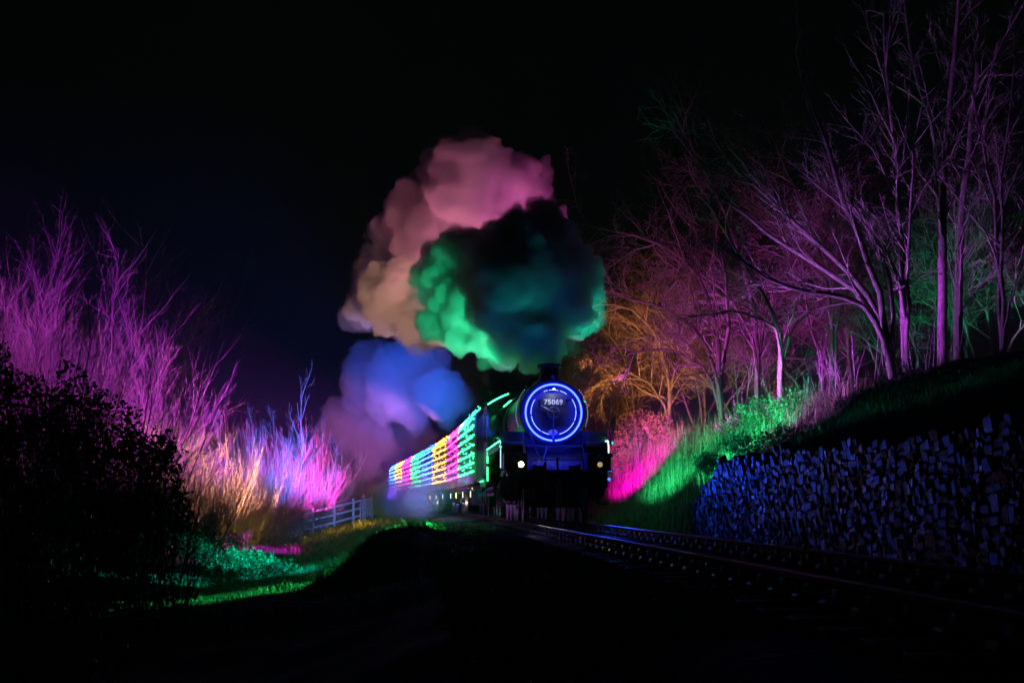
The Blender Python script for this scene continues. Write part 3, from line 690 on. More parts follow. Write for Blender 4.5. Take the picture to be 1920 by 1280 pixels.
while s < -2.2:
    w = rr.uniform(.13, .30); z = -.5 + rr.uniform(-.1, .05)
    top = 1.32 - max(0, (s + 5.0) * .33) + rr.uniform(-.12, .06)
    while z < top:
        h = rr.uniform(.07, .16) if rr.random() < .8 else rr.uniform(.16, .28)
        f = (z + h / 2 + .6) / 1.9
        stones.append((s + w / 2 + rr.uniform(-.05, .05) + .22 * (z + .5), 2.95 + .23 * f + rr.uniform(-.018, .018), z + h / 2, w * rr.uniform(.94, 1.12), rr.uniform(.18, .23), h * rr.uniform(.94, 1.1), rr.uniform(.02, .22), rr.uniform(-.05, .05)))
        z += h
    s += w
def size_seen(t): p = on_track(t[0], t[1], t[2]); return t[3] * t[5] / (p[1] ** 2) * (1 if p[0] / p[1] * FPX < 965 else .01)
stones.sort(key=size_seen, reverse=True)
rest = MB()
for i, (s, o_, z, w, d, h, lean, yaw) in enumerate(stones):
    p = on_track(s, o_, z); mt = Matrix.Translation(p) @ Matrix.Rotation(float(theta(s)) + yaw, 4, 'Z') @ Matrix.Rotation(-.12, 4, 'Y') @ Matrix.Rotation(-lean, 4, 'X') @ Matrix.Diagonal((d, w, h, 1))
    if i < 300:
        o = link('stone', SMM[i % 10]); wl(o); o.matrix_world = mt
        o.parent = wall; o.matrix_parent_inverse = Matrix.Translation(wall.location).inverted(); o.matrix_basis = mt
    else:
        m = SM[i % 10]; rest.add([tuple(mt @ Vector(q)) for q in m.v], [tuple(f) for f in m.f])
o = rest.build('stone_infill', 'stone', smooth=False); wl(o); o['kind'] = 'stuff'

# ------------------------------------------------------------------ branches
def unit(v): return v / (np.linalg.norm(v) + 1e-9)
class Tree:
    def __init__(s, seed, cfg): s.r = np.random.default_rng(seed); s.c = cfg; s.lines = {}; s.tips = []
    def rec(s, lvl, pts, rad): s.lines.setdefault((lvl, len(pts)), []).append((pts, rad))
    def walk(s, p, d, L, r0, lvl):
        c = s.c; n = c['n'][lvl]; pts = [p]; d = unit(d); q = p
        for i in range(n - 1):
            d = unit(d + s.r.normal(0, c['wig'][lvl], 3) + np.array([0, 0, c['up'][lvl]]) / (n - 1))
            q = q + d * L / (n - 1); pts.append(q)
        pts = np.array(pts); rad = np.linspace(r0, r0 * c['taper'][lvl], n)
        s.limb(pts, rad, L, lvl)
    def limb(s, pts, rad, L, lvl):
        c = s.c; s.rec(lvl, pts, rad); n = len(pts)
        if lvl + 1 >= len(c['n']):
            s.tips.append(pts[-1]); s.tips.append(pts[n // 2]); return
        k = c['kids'][lvl]; k = max(1, int(s.r.poisson(k))) if k > 0 else 0
        for t in c['t0'][lvl] + (1 - c['t0'][lvl]) * (np.arange(k) + s.r.random(k)) / max(k, 1):
            f = min(t, .999) * (n - 1); i = int(f); u = f - i
            p = pts[i] * (1 - u) + pts[i + 1] * u; d = unit(pts[i + 1] - pts[i]); rr_ = rad[i] * (1 - u) + rad[i + 1] * u
            a = s.r.normal(c['ang'][lvl], .18); side = s.r.normal(size=3); side = unit(side - d * side.dot(d))
            side = unit(side + np.array([0, 0, c['bias'][lvl]]))
            s.walk(p, d * math.cos(a) + side * math.sin(a), L * c['ratio'][lvl] * s.r.uniform(.55, 1.15) * (1.15 - .55 * t), min(rr_ * .72, c['rmax'][lvl + 1]), lvl + 1)
    def meshes(s, split, sides=(6, 3), mats=('bark', 'twig'), leaves=0, leafmat=None, leafsize=.05):
        out = []
        for part in (0, 1):
            V, Fs, off = [], [], 0
            for (lvl, n), L in s.lines.items():
                if (lvl < split) != (part == 0): continue
                k = sides[part] if not (part == 1 and lvl >= split + 1) else 3
                P = np.array([a for a, _ in L]); Rd = np.array([b for _, b in L]); m = len(L)
                T = np.gradient(P, axis=1); T /= np.linalg.norm(T, axis=2, keepdims=True) + 1e-9
                ref = np.where(np.abs(T[..., 2:3]) > .85, np.array([1., 0, 0]), np.array([0, 0, 1.]))
                U = np.cross(T, ref); U /= np.linalg.norm(U, axis=2, keepdims=True) + 1e-9; Wv = np.cross(T, U)
                a = np.arange(k) * 2 * PI / k
                ring = P[:, :, None] + Rd[:, :, None, None] * (U[:, :, None] * np.cos(a)[:, None] + Wv[:, :, None] * np.sin(a)[:, None])
                V.append(ring.reshape(-1, 3)); idx = np.arange(m * n * k).reshape(m, n, k)
                q = np.stack([idx[:, :-1], np.roll(idx[:, :-1], -1, 2), np.roll(idx[:, 1:], -1, 2), idx[:, 1:]], -1).reshape(-1, 4)
                Fs.append(q + off); off += m * n * k
            if V: out.append(fast_mesh('trunk' if part == 0 else 'crown', np.concatenate(V), np.concatenate(Fs), mats[part]))
            else: out.append(None)
        if leaves: out.append(leaf_mesh(np.array(s.tips), leaves, leafsize, leafmat, s.r))
        else: out.append(None)
        return out
def leaf_mesh(P, per, size, mat, r, spread=.12):
    P = np.repeat(P, per, 0); n = len(P); P = P + r.normal(0, spread, (n, 3))
    A = r.normal(size=(n, 3)); A /= np.linalg.norm(A, axis=1, keepdims=True); B = np.cross(A, r.normal(size=(n, 3))); B /= np.linalg.norm(B, axis=1, keepdims=True) + 1e-9
    C = np.cross(A, B); sz = size * (.45 + 1.2 * r.random((n, 1)) ** 2)
    V = np.stack([P, P + A * sz * .5 + B * sz * .32 + C * sz * .08, P + A * sz, P + A * sz * .5 - B * sz * .32 + C * sz * .08], 1).reshape(-1, 3)
    i = np.arange(n)[:, None] * 4
    return fast_mesh('foliage', V, np.concatenate([i + np.array([0, 1, 2]), i + np.array([0, 2, 3])]), mat)

def put_tree(name, parts, loc, rz, sc, label, cat, group=None):
    e = empty(name, tuple(loc), rz); e.scale = (sc, sc, sc) if np.isscalar(sc) else sc
    for nm, me in zip(('trunk', 'crown', 'foliage'), parts):
        if me is not None: link(nm, me, e)
    tag(e, label, cat, group); return e
def gz(x, y): return float(ground_h(x, y))

# left: tall broom-like thicket trees
broom = dict(n=[10, 8, 5], wig=[.06, .11, .16], up=[.12, .3, .15], taper=[.25, .35, .5], kids=[18, 9, 0], t0=[.12, .1], ang=[.6, .62], ratio=[.40, .36], bias=[.1, .15], rmax=[.03, .0075, .0045])
def make_broom(seed, stems, Lm, spread, lean, cfg=broom, base_r=.045):
    t = Tree(seed, cfg)
    for k in range(stems):
        a = t.r.uniform(0, 2 * PI); rr_ = spread * math.sqrt(t.r.random()); p = np.array([rr_ * math.cos(a), rr_ * math.sin(a), -.25])
        ln = lean * t.r.uniform(.2, 1.0); d = np.array([math.cos(a) * ln, math.sin(a) * ln, 1.0])
        t.walk(p, d, Lm * t.r.uniform(.65, 1.1), base_r * t.r.uniform(.6, 1.2), 0)
    return t
bro = [make_broom(s, 22, 7.3, 1.7, .58, broom, .028).meshes(1, (5, 3), ('darktwig', 'twig')) for s in (1, 2, 3)]
LT = [(60, 43.5, 1.12), (150, 47, 1.2), (215, 45, .92), (-20, 49, 1.1), (265, 50, .62), (190, 42, .8), (100, 52, 1.3), (30, 41, .85), (300, 46, .5), (130, 44, .95), (245, 48, .8)]
names_l = ['leftmost tall bare tree of the thicket, purple lit', 'tallest bare tree of the left thicket, purple lit', 'bare tree at the right of the tall left thicket, pink lit',
           'bare tree cut by the left edge of the picture', 'lower bare tree sloping down the right flank of the left thicket', 'low bare tree at the front of the left thicket, above the black bush', 'bare tree at the back of the left thicket', 'bare tree low at the left edge, directly above the evergreen bush', 'smallest bare tree of the left thicket, at its lower right end', 'bare tree in the middle of the left thicket, before the tallest', 'bare tree on the right shoulder of the left thicket, behind the pink lit one']
for i, (px, Y, sc) in enumerate(LT):
    x = (px - 960) / FPX * Y
    put_tree('bare_tree', bro[i % 3], (x, Y, gz(x, Y) - .1), i * 1.3, sc, names_l[i], 'tree', 'bare trees of the left thicket')
# left: shrubs nearer the line, thin pale stems
shrub_cfg = dict(n=[7, 6, 4], wig=[.08, .1, .12], up=[.25, .5, .4], taper=[.3, .35, .4], kids=[10, 7, 0], t0=[.08, .1], ang=[.55, .6], ratio=[.45, .45], bias=[.2, .1], rmax=[.02, .007, .0045])
shr = [make_broom(s, 46, 3.9, 1.2, .7, shrub_cfg, .013).meshes(1, (4, 3), ('twig', 'twig')) for s in (11, 12, 13)]
LS = [(350, 50, 1.0), (400, 54, .95), (455, 57, 1.05), (505, 60, .9), (545, 63, 1.15), (590, 66, .95), (430, 49, .7), (375, 46, .75), (625, 74, .85), (490, 54, .75), (335, 44, .9), (565, 58, .7)]
sl = ['pale bare shrub at the foot of the left thicket', 'pale bare shrub lit pink orange left of the fence', 'bare shrub lit blue midway along the left bank', 'bare shrub between the blue and magenta lit shrubs',
      'magenta lit bare shrub standing above the fence', 'bare shrub behind the white fence rail', 'low orange lit bare shrub at the front of the left bank', 'low bare shrub beside the teal brambles',
      'far bare shrub beside the steam, past the fence end', 'low violet lit bare shrub below the blue one', 'bare shrub peering over the black evergreen bush', 'low bare shrub just behind the near fence post']
for i, (px, Y, sc) in enumerate(LS):
    x = (px - 960) / FPX * Y
    put_tree('bare_shrub', shr[i % 3], (x, Y, gz(x, Y) - .05), i * 2.1, sc, sl[i], 'shrub', 'bare shrubs on the left bank')
# left: slim trees behind the shrubs
slim_cfg = dict(n=[10, 7, 5, 4], wig=[.05, .1, .12, .12], up=[.1, .35, .3, .2], taper=[.25, .3, .4, .4], kids=[10, 5, 3, 0], t0=[.25, .2, .15], ang=[.7, .65, .6], ratio=[.36, .5, .5], bias=[.1, .1, 0], rmax=[.09, .035, .014, .008])
slim = [make_broom(s, 2, 6.0, .3, .25, slim_cfg, .075).meshes(1, (6, 3)) for s in (21, 22)]
for i, (px, Y, sc, lb) in enumerate([(385, 66, .95, 'slim bare tree forking low behind the orange lit shrub'), (440, 72, 1.0, 'slim bare tree behind the blue lit shrub'), (505, 78, 1.05, 'slim bare tree behind the magenta lit shrub'),
                              (550, 90, 1.5, 'tall faint bare tree far behind the fence'), (600, 96, 1.35, 'tall faint bare tree just left of the blue steam'), (480, 96, 1.2, 'distant faint bare tree between the slim trees')]):
    x = (px - 960) / FPX * Y
    put_tree('slim_tree', slim[i % 2], (x, Y, gz(x, Y) - .1), i * 1.7, sc, lb, 'tree', 'slim bare trees behind the left shrubs')

# right: big spreading tree, limbs follow the photograph's, each at its own depth
spread_cfg = dict(n=[9, 7, 6, 5, 4], wig=[.06, .12, .14, .16, .16], up=[.1, .22, .2, .12, .1], taper=[.3, .3, .35, .4, .5], kids=[9, 6, 4.2, 2.6, 0], t0=[.3, .15, .12, .12], ang=[.6, .65, .65, .65], ratio=[.36, .48, .5, .5], bias=[.2, .15, .05, 0], rmax=[.14, .035, .013, .008, .005])
def smooth_line(P, n):
    P = np.asarray(P, float); t = np.concatenate([[0], np.cumsum(np.linalg.norm(np.diff(P, axis=0), axis=1))]); t /= t[-1]
    u = np.linspace(0, 1, n); Q = np.stack([np.interp(u, t, P[:, k]) for k in range(3)], -1)
    for _ in range(2): Q[1:-1] = Q[1:-1] * .5 + (Q[:-2] + Q[2:]) * .25
    return Q
def limb_tree(seed, base_px, limbs, cfg, name, label, group=None, mats=('bark', 'twig'), leaves=0, leafmat='dryleaf'):
    bx_, by_, Y0 = base_px; base = at(bx_, by_, Y0); base[2] = gz(base[0], base[1]) - .15
    t = Tree(seed, cfg)
    for pts, dY, r0 in limbs:
        m = len(pts); W_ = [np.zeros(3)] + [at(px, py, Y0 + dY * (j + 1) / m) - base for j, (px, py) in enumerate(pts)]
        Q = smooth_line(W_, 12); Ln = np.linalg.norm(np.diff(Q, axis=0), axis=1).sum()
        Q[2:] += t.r.normal(0, .035, Q[2:].shape)
        t.limb(Q, np.linspace(r0, r0 * .28, 12), Ln, 0)
    return put_tree(name, t.meshes(1, (7, 3), mats, leaves, leafmat), base, 0, 1.0, label, 'tree', group)
limb_tree(31, (1674, 668, 39), [
    ([(1655, 600), (1605, 556), (1552, 551), (1474, 542), (1421, 512), (1369, 468)], -2.0, .10),
    ([(1652, 590), (1605, 540), (1561, 507), (1474, 464), (1395, 411), (1321, 341)], 1.5, .11),
    ([(1657, 595), (1627, 538), (1574, 481), (1487, 429), (1443, 367), (1377, 324), (1325, 245)], 3.0, .10),
    ([(1664, 600), (1649, 547), (1609, 451), (1579, 359), (1557, 302), (1522, 184), (1487, 105)], -1.0, .11),
    ([(1672, 590), (1679, 555), (1649, 455), (1587, 363), (1530, 300)], 2.5, .08)], spread_cfg, 'spreading_tree', 'big bare tree whose long limbs fan out to the left above the bank')
limb_tree(32, (1700, 668, 40), [
    ([(1690, 560), (1688, 481), (1688, 385), (1679, 306), (1662, 131), (1655, 20)], 1.5, .11),
    ([(1698, 560), (1705, 394), (1714, 284), (1727, 175)], -1.5, .07),
    ([(1692, 520), (1660, 470), (1600, 400), (1560, 330)], 1.0, .06)], spread_cfg, 'upright_tree', 'upright bare tree just right of the big fanning tree')
limb_tree(33, (1766, 655, 41), [
    ([(1766, 560), (1766, 420), (1767, 262), (1789, 131), (1797, 0), (1800, -140)], .5, .15),
    ([(1767, 420), (1767, 265), (1735, 200), (1700, 90), (1690, -40)], 1.5, .10)], spread_cfg, 'tall_tree', 'tall straight violet lit trunk with a high fork')
limb_tree(34, (1796, 650, 43), [
    ([(1795, 560), (1797, 437), (1819, 284), (1832, 120), (1840, -60)], .8, .15),
    ([(1797, 480), (1800, 420), (1840, 345), (1856, 330)], -.6, .05)], spread_cfg, 'tall_tree', 'magenta lit straight trunk leaning slightly right')
limb_tree(35, (1879, 680, 37), [
    ([(1876, 560), (1874, 481), (1854, 328), (1828, 210), (1815, 120)], .6, .065),
    ([(1882, 540), (1881, 481), (1874, 350), (1883, 271), (1902, 166), (1908, 60)], -.6, .065),
    ([(1884, 600), (1905, 540), (1905, 500), (1880, 450)], -.8, .035)], spread_cfg, 'thin_tree', 'thin pale forked tree near the right edge')
limb_tree(36, (1462, 735, 47), [
    ([(1464, 690), (1470, 640), (1455, 590), (1425, 545), (1380, 470), (1330, 380)], .8, .11),
    ([(1468, 650), (1455, 600), (1400, 580), (1330, 590), (1270, 600)], -1.5, .07),
    ([(1470, 645), (1500, 600), (1545, 545), (1560, 480)], 1.5, .06)], spread_cfg, 'crooked_tree', 'crooked magenta trunk rising from the brambles mid bank')
# drooping tangle of trees lit orange next to the engine
tang_cfg = dict(n=[9, 8, 6, 5, 4], wig=[.1, .16, .18, .2, .2], up=[.05, -.05, -.12, -.1, .1], taper=[.3, .3, .35, .4, .5], kids=[10, 7, 4.4, 2.6, 0], t0=[.2, .1, .1, .1], ang=[.75, .7, .65, .7], ratio=[.42, .5, .5, .5], bias=[0, 0, 0, 0], rmax=[.12, .035, .014, .009, .006])
limb_tree(41, (1352, 770, 57), [
    ([(1350, 700), (1345, 620), (1330, 540), (1280, 470), (1190, 440), (1090, 420)], -2, .12),
    ([(1348, 690), (1310, 620), (1250, 570), (1180, 560), (1110, 545)], -3.5, .09),
    ([(1352, 690), (1370, 600), (1360, 480), (1330, 380), (1290, 300)], 2, .10),
    ([(1345, 720), (1290, 660), (1210, 650), (1130, 690)], -2, .07)], tang_cfg, 'tangled_tree', 'tangled bare tree lit orange, arching over towards the engine', leaves=1)
limb_tree(42, (1255, 800, 64), [
    ([(1255, 730), (1245, 650), (1210, 590), (1150, 560), (1090, 580)], -2, .10),
    ([(1258, 730), (1275, 640), (1290, 560), (1300, 470)], 2, .09),
    ([(1250, 750), (1200, 700), (1150, 700), (1100, 735)], -2, .07)], tang_cfg, 'tangled_tree', 'orange lit tangled tree standing lower, right beside the engine', leaves=1)
limb_tree(43, (1190, 830, 74), [
    ([(1190, 760), (1180, 690), (1150, 630), (1110, 600)], -2, .09),
    ([(1192, 760), (1210, 680), (1230, 610), (1235, 520)], 2, .09)], tang_cfg, 'tangled_tree', 'far tangled tree just behind the engine, lit blue and brown', leaves=1)
limb_tree(44, (1420, 740, 60), [
    ([(1420, 680), (1415, 600), (1400, 500), (1360, 400), (1310, 300), (1260, 200)], 2, .12),
    ([(1422, 660), (1440, 560), (1500, 470), (1540, 380)], 2, .09),
    ([(1418, 650), (1380, 560), (1300, 500), (1230, 470)], -2, .08)], tang_cfg, 'tangled_tree', 'dim tangled tree behind the crooked magenta trunk', leaves=2)
limb_tree(45, (1560, 690, 54), [
    ([(1560, 640), (1555, 540), (1530, 440), (1480, 330), (1430, 220)], 2, .11),
    ([(1562, 620), (1600, 520), (1640, 420), (1650, 300)], 2, .09)], tang_cfg, 'tangled_tree', 'dim tangled tree behind the big fanning tree', leaves=3)
# small bare saplings on the bank
sap_cfg = dict(n=[6, 4], wig=[.07, .12], up=[.2, .3], taper=[.3, .4], kids=[4, 0], t0=[.3], ang=[.5], ratio=[.3], bias=[.1], rmax=[.02, .007])
sap = [make_broom(s, 12, 1.5, .5, .55, sap_cfg, .012).meshes(1, (4, 3), ('twig', 'twig')) for s in (51, 52)]
for i, (px, Y, sc, lb) in enumerate([(1480, 44, 1.05, 'green lit saplings at the foot of the crooked trunk'), (1400, 47, 1.2, 'green saplings left of the crooked trunk'), (1700, 36, 1.0, 'green lit stems under the upright tree'), (1745, 38, 1.3, 'violet brush at the foot of the tall straight trunk'),
                              (1560, 41, 1.3, 'purple brushwood between the crooked trunk and the big fanning tree'), (1620, 39.5, 1.4, 'purple brushwood at the foot of the big fanning tree'), (1300, 53, 1.2, 'magenta lit saplings on the bank beside the engine'), (1215, 60, 1.3, 'magenta lit saplings lower on the bank beside the engine')]):
    # foot of each clump is where its column of the picture meets the bank's shoulder
    x = (px - 960) / FPX * Y
    put_tree('sapling_clump', sap[i % 2], (x, Y, gz(x, Y) - .04), i * 1.1, sc, lb, 'shrub', 'sapling clumps on the right bank')

bgw = Tree(71, dict(tang_cfg, up=[.15, .1, 0, 0, 0]))
for k in range(4):
    a_ = k * 1.57 + .4; bgw.walk(np.array([.3 * math.cos(a_), .3 * math.sin(a_), -.2]), np.array([math.cos(a_) * .35, math.sin(a_) * .35, 1.0]), 7.0, .06, 0)
bgm_ = bgw.meshes(1, (6, 3), ('bark', 'twig'), 1, 'dryleaf')
bgl = ['bare tree in the dark wood straight above the engine', 'bare tree in the wood behind the orange tangle', 'bare tree in the wood above the magenta bank', 'bare tree in the wood behind the crooked trunk',
       'bare tree in the wood left of the big fanning tree', 'bare tree in the wood behind the upright tree', 'bare tree in the wood between the straight trunks and the right edge', 'bare tree in the wood high above the orange tangle', 'bare tree of the wood between the engine and the orange tangle', 'bare tree of the wood over the middle of the bank', 'bare tree of the wood just behind the tall straight trunks', 'bare tree of the wood behind the limbs of the fanning tree']
for i, (px, Y, sc) in enumerate([(1130, 96, 1.25), (1235, 80, 1.1), (1320, 74, 1.15), (1440, 68, 1.0), (1540, 64, 1.1), (1690, 56, 1.0), (1850, 52, 1.0), (1290, 90, 1.6), (1170, 84, .9), (1390, 62, .8), (1780, 54, 1.2), (1600, 60, 1.4)]):
    x = (px - 960) / FPX * Y
    put_tree('wood_tree', bgm_, (x, Y, gz(x, Y) - .1), i * 1.37, sc, bgl[i], 'tree', 'bare trees of the wood on the right bank')
# ------------------------------------------------------------------ grass
def blades(name, P, h, w, mat, lean=.35, label=None):
    n = len(P); a = rng.uniform(0, 2 * PI, n); d = np.stack([np.cos(a), np.sin(a), np.zeros(n)], -1)
    s_ = np.stack([-np.sin(a), np.cos(a), np.zeros(n)], -1) * w[:, None]
    up = np.array([0, 0, 1.]) * h[:, None]; ln = d * (h * rng.uniform(.05, lean * 2, n))[:, None]
    V = np.stack([P - s_, P + s_, P + up * .55 + ln * .35 + s_ * .7, P + up * .55 + ln * .35 - s_ * .7, P + up * rng.uniform(.8, 1, (n, 1)) + ln], 1).reshape(-1, 3)
    i = np.arange(n)[:, None] * 5
    Fc = np.concatenate([i + np.array([0, 1, 2]), i + np.array([0, 2, 3]), i + np.array([3, 2, 4])])
    o = link(name, fast_mesh(name, V, Fc, mat)); tag(o, label, None, kind='stuff'); return o
def scatter(n, x0, x1, y0, y1, rel=True, keep=None):
    Y_ = rng.uniform(y0, y1, n); X_ = rng.uniform(x0, x1, n)
    if rel: X_ = X_ + axis_x(Y_)
    if keep is not None: m = keep(X_, Y_); X_, Y_ = X_[m], Y_[m]
    return np.stack([X_, Y_, ground_h(X_, Y_) - .01], -1)
P = scatter(92000, 2.5, 8.5, 33.2, 74, keep=lambda X, Y: rng.random(len(X)) < .35 + .65 * (wavy(X * 2.2, Y * 1.7 + 4) > -.12))
def clump(P): return np.clip(.55 + .5 * wavy(P[:, 0] * 2.6 + 3, P[:, 1] * 2.1) + .35 * wavy(P[:, 0] * 7, P[:, 1] * 5), .25, 1.7)
blades('bank_grass', P, rng.uniform(.12, .42, len(P)) * clump(P), rng.uniform(.004, .009, len(P)), 'grass', .85, 'long rough grass on the right bank beside the engine')
P = scatter(26000, 3.3, 10, 14, 33.4)
blades('bank_grass', P, rng.uniform(.10, .3, len(P)), rng.uniform(.004, .008, len(P)), 'grass', .5, 'dark rough grass on the slope above the stone wall')
P = scatter(5200, 3.0, 7.8, 35, 66)
blades('tall_stalks', P, rng.uniform(.4, 1.0, len(P)), rng.uniform(.004, .007, len(P)), 'drygrass', .2, 'tall dry stalks standing along the right bank')
P = scatter(66000, -11, -2.3, 18, 58)
blades('verge_grass', P, rng.uniform(.05, .20, len(P)) * clump(P), rng.uniform(.004, .008, len(P)), 'grass', .5, 'short grass on the verge left of the track')
P = scatter(7000, -4.0, -1.2, 27, 37, rel=False)
blades('mound_grass', P, rng.uniform(.10, .36, len(P)) * clump(P), rng.uniform(.004, .008, len(P)), 'grass', .8, 'ragged dark grass on the earth mound added for shade beside the track')
m = scatter(9000, -6.8, -2.6, 43, 55, rel=False)
blades('straw_tussock', m, rng.uniform(.18, .42, len(m)), rng.uniform(.004, .008, len(m)), 'drygrass', .7, 'straw coloured tussock on the hump before the fence')

# ------------------------------------------------------------------ leafy brambles and the black evergreen bush
def leafy(name, blobs, count, size, mat, label, cat, group=None, stems=14):
    """blobs: (x, y, z, rx, ry, rz); leaves near the shells of the blobs, stems from the foot"""
    r = np.random.default_rng(len(label) + count)
    x0 = np.mean([b[0] for b in blobs]); y0 = np.mean([b[1] for b in blobs]); e = empty(name, (x0, y0, gz(x0, y0)))
    o = np.array(e.location); Ps = []
    vol = np.array([b[3] * b[4] * b[5] for b in blobs]) ** .67; vol /= vol.sum()
    for b, v in zip(blobs, vol):
        k = int(count * v); d = r.normal(size=(k, 3)); d /= np.linalg.norm(d, axis=1, keepdims=True)
        rad = r.uniform(.45, 1.0, (k, 1)) ** .5 * (1 + .22 * np.sin(d[:, :1] * 7 + d[:, 2:] * 5) + .15 * np.sin(d[:, 1:2] * 11 + 1))
        Ps.append(np.array(b[:3]) + d * rad * np.array(b[3:]) - o)
    P = np.concatenate(Ps); link('foliage', leaf_mesh(P, 1, size, mat, r, .03), e)
    t = Tree(count, dict(n=[6, 4], wig=[.12, .15], up=[.2, .2], taper=[.3, .4], kids=[5, 0], t0=[.3], ang=[.6], ratio=[.4], bias=[.1], rmax=[.03, .01]))
    for k in range(stems):
        b = blobs[k % len(blobs)]; f = np.array([b[0], b[1], gz(b[0], b[1]) - .1]) - o; tip = np.array(b[:3]) + r.normal(size=3) * np.array(b[3:]) * .7 + np.array([0, 0, b[5] * .7]) - o
        t.walk(f, tip - f, np.linalg.norm(tip - f), .018, 0)
    me = t.meshes(2, (4, 3), ('darktwig', 'darktwig'))[0]
    if me: link('stems', me, e)['kind'] = 'stuff'
    tag(e, label, cat, group); return e
def blob(px, py, Y, rx, ry, rz): p = at(px, py, Y); return (p[0], p[1], p[2], rx, ry, rz)
leafy('evergreen_bush', [blob(60, 860, 19, .75, .6, .55), blob(150, 800, 20, .55, .5, .42), blob(10, 780, 18, .5, .5, .45), blob(215, 900, 19, .6, .5, .5), blob(270, 850, 20, .42, .4, .3), blob(120, 1010, 17.5, .9, .6, .6), blob(250, 1020, 18, .6, .5, .5), blob(30, 1150, 15, .9, .6, .6), blob(200, 1160, 15.5, .8, .6, .5), blob(300, 960, 18.6, .3, .3, .3)] + [blob(px_, py_, 19, .1, .1, .22 + .03 * k_ % .2) for k_, (px_, py_) in enumerate([(20, 715), (62, 735), (95, 770), (150, 735), (185, 770), (235, 800), (255, 825), (310, 850), (330, 905), (340, 960), (5, 690), (120, 720)])],
      30000, .055, 'leaf', 'black evergreen bush filling the lower left foreground', 'bush', stems=40)
leafy('bramble_bush', [blob(395, 1030, 41, .8, .8, .42), blob(455, 1055, 39, .7, .8, .36), blob(515, 1070, 38, .5, .6, .28), blob(350, 1010, 41, .7, .7, .5), blob(430, 1090, 36, .6, .7, .3)], 22000, .05, 'bramble', 'teal lit brambles between the black bush and the purple bank', 'bramble')
leafy('bramble_bush', [blob(1440, 775, 44, .9, .8, .5), blob(1510, 765, 42, .9, .8, .5), blob(1390, 805, 45, .7, .8, .4), blob(1580, 770, 40, .9, .8, .45)], 16000, .06, 'bramble', 'green lit brambles on the bank under the crooked trunk', 'bramble')
leafy('bramble_bush', [blob(1330, 868, 36.5, .35, .6, .25), blob(1400, 838, 35.5, .5, .7, .3), blob(1480, 822, 34.5, .6, .7, .3), blob(1570, 810, 33, .6, .7, .3), blob(1660, 800, 32, .7, .7, .3)], 14000, .05, 'bramble', 'dim brambles spilling over the top of the stone wall', 'bramble')
leafy('bramble_bush', [blob(1640, 760, 36, .9, .8, .4), blob(1740, 730, 35, 1.0, .8, .45), blob(1840, 720, 34, 1.0, .8, .45)], 9000, .06, 'leaf', 'dark brambles on the slope under the thin forked tree', 'bramble')
leafy('bramble_bush', [blob(1165, 855, 62, .5, .9, .9), blob(1185, 800, 66, .6, .9, .9), blob(1230, 800, 62, .6, .9, .6)], 7000, .07, 'dryleaf', 'rusty leafed bramble rising beside the engine', 'bramble')
# bare dark stems standing up in front of the lit thicket
front = make_broom(61, 16, 4.6, .8, .5, dict(broom, kids=[8, 5, 2.2, 0]), .022).meshes(1, (4, 3), ('darktwig', 'darktwig'))
for i, (px, Y, sc, lb) in enumerate([(95, 24, .95, 'black bare stems standing out of the evergreen bush'), (215, 26, .8, 'black bare stems right of the tallest stems, before the purple thicket'), (300, 25, .55, 'short black bare stems at the right end of the evergreen bush')]):
    x = (px - 960) / FPX * Y
    put_tree('bare_bush', front, (x, Y, gz(x, Y) - .1), i * 2.0, sc, lb, 'shrub', 'dark bare bushes before the left thicket')

# ------------------------------------------------------------------ white fence
fence = empty('post_and_rail_fence', (-6.2, 66, gz(-6.2, 66))); tag(fence, 'white post and rail fence running down the left bank', 'fence')
fi = Matrix.Translation(fence.location).inverted()
A, B = at(697, 932, 66), at(561, 963, 58)
def fpart(mb, name, mat='fence'):
    o = mb.build(name, mat, fence); o.matrix_parent_inverse = fi; return o
for f in (0.0, .28, .55, .83):
    p = A * (1 - f) + B * f; fpart(MB().box((p[0], p[1], p[2] - .45), (.10, .10, 1.15), bev=.012), 'post')
p = A + np.array([-.35, -.3, 0]); fpart(MB().box((p[0], p[1], p[2] - .5), (.12, .12, 1.2), bev=.012), 'post')
dr = B - A; ang = math.atan2(dr[1], dr[0])
for k, dz in enumerate((-.03, -.36, -.68)):
    q0, q1 = A + dr * -.01, A + dr * 1.12
    c = (q0 + q1) / 2; d = q1 - q0; ln = np.linalg.norm(d)
    mb = MB(); mb.tube([(q0[0] - .06, q0[1] - .06, q0[2] + dz), (c[0] - .06, c[1] - .06, c[2] + dz - .015), (q1[0] - .06, q1[1] - .06, q1[2] + dz)], .05, 4); fpart(mb, 'rail')
for k in range(5):
    p = A + dr * (.03 + k * .035); fpart(MB().box((p[0], p[1] - .1, p[2] - .45), (.06, .03, .8), bev=.006), 'picket')

HAZE = 0.0008
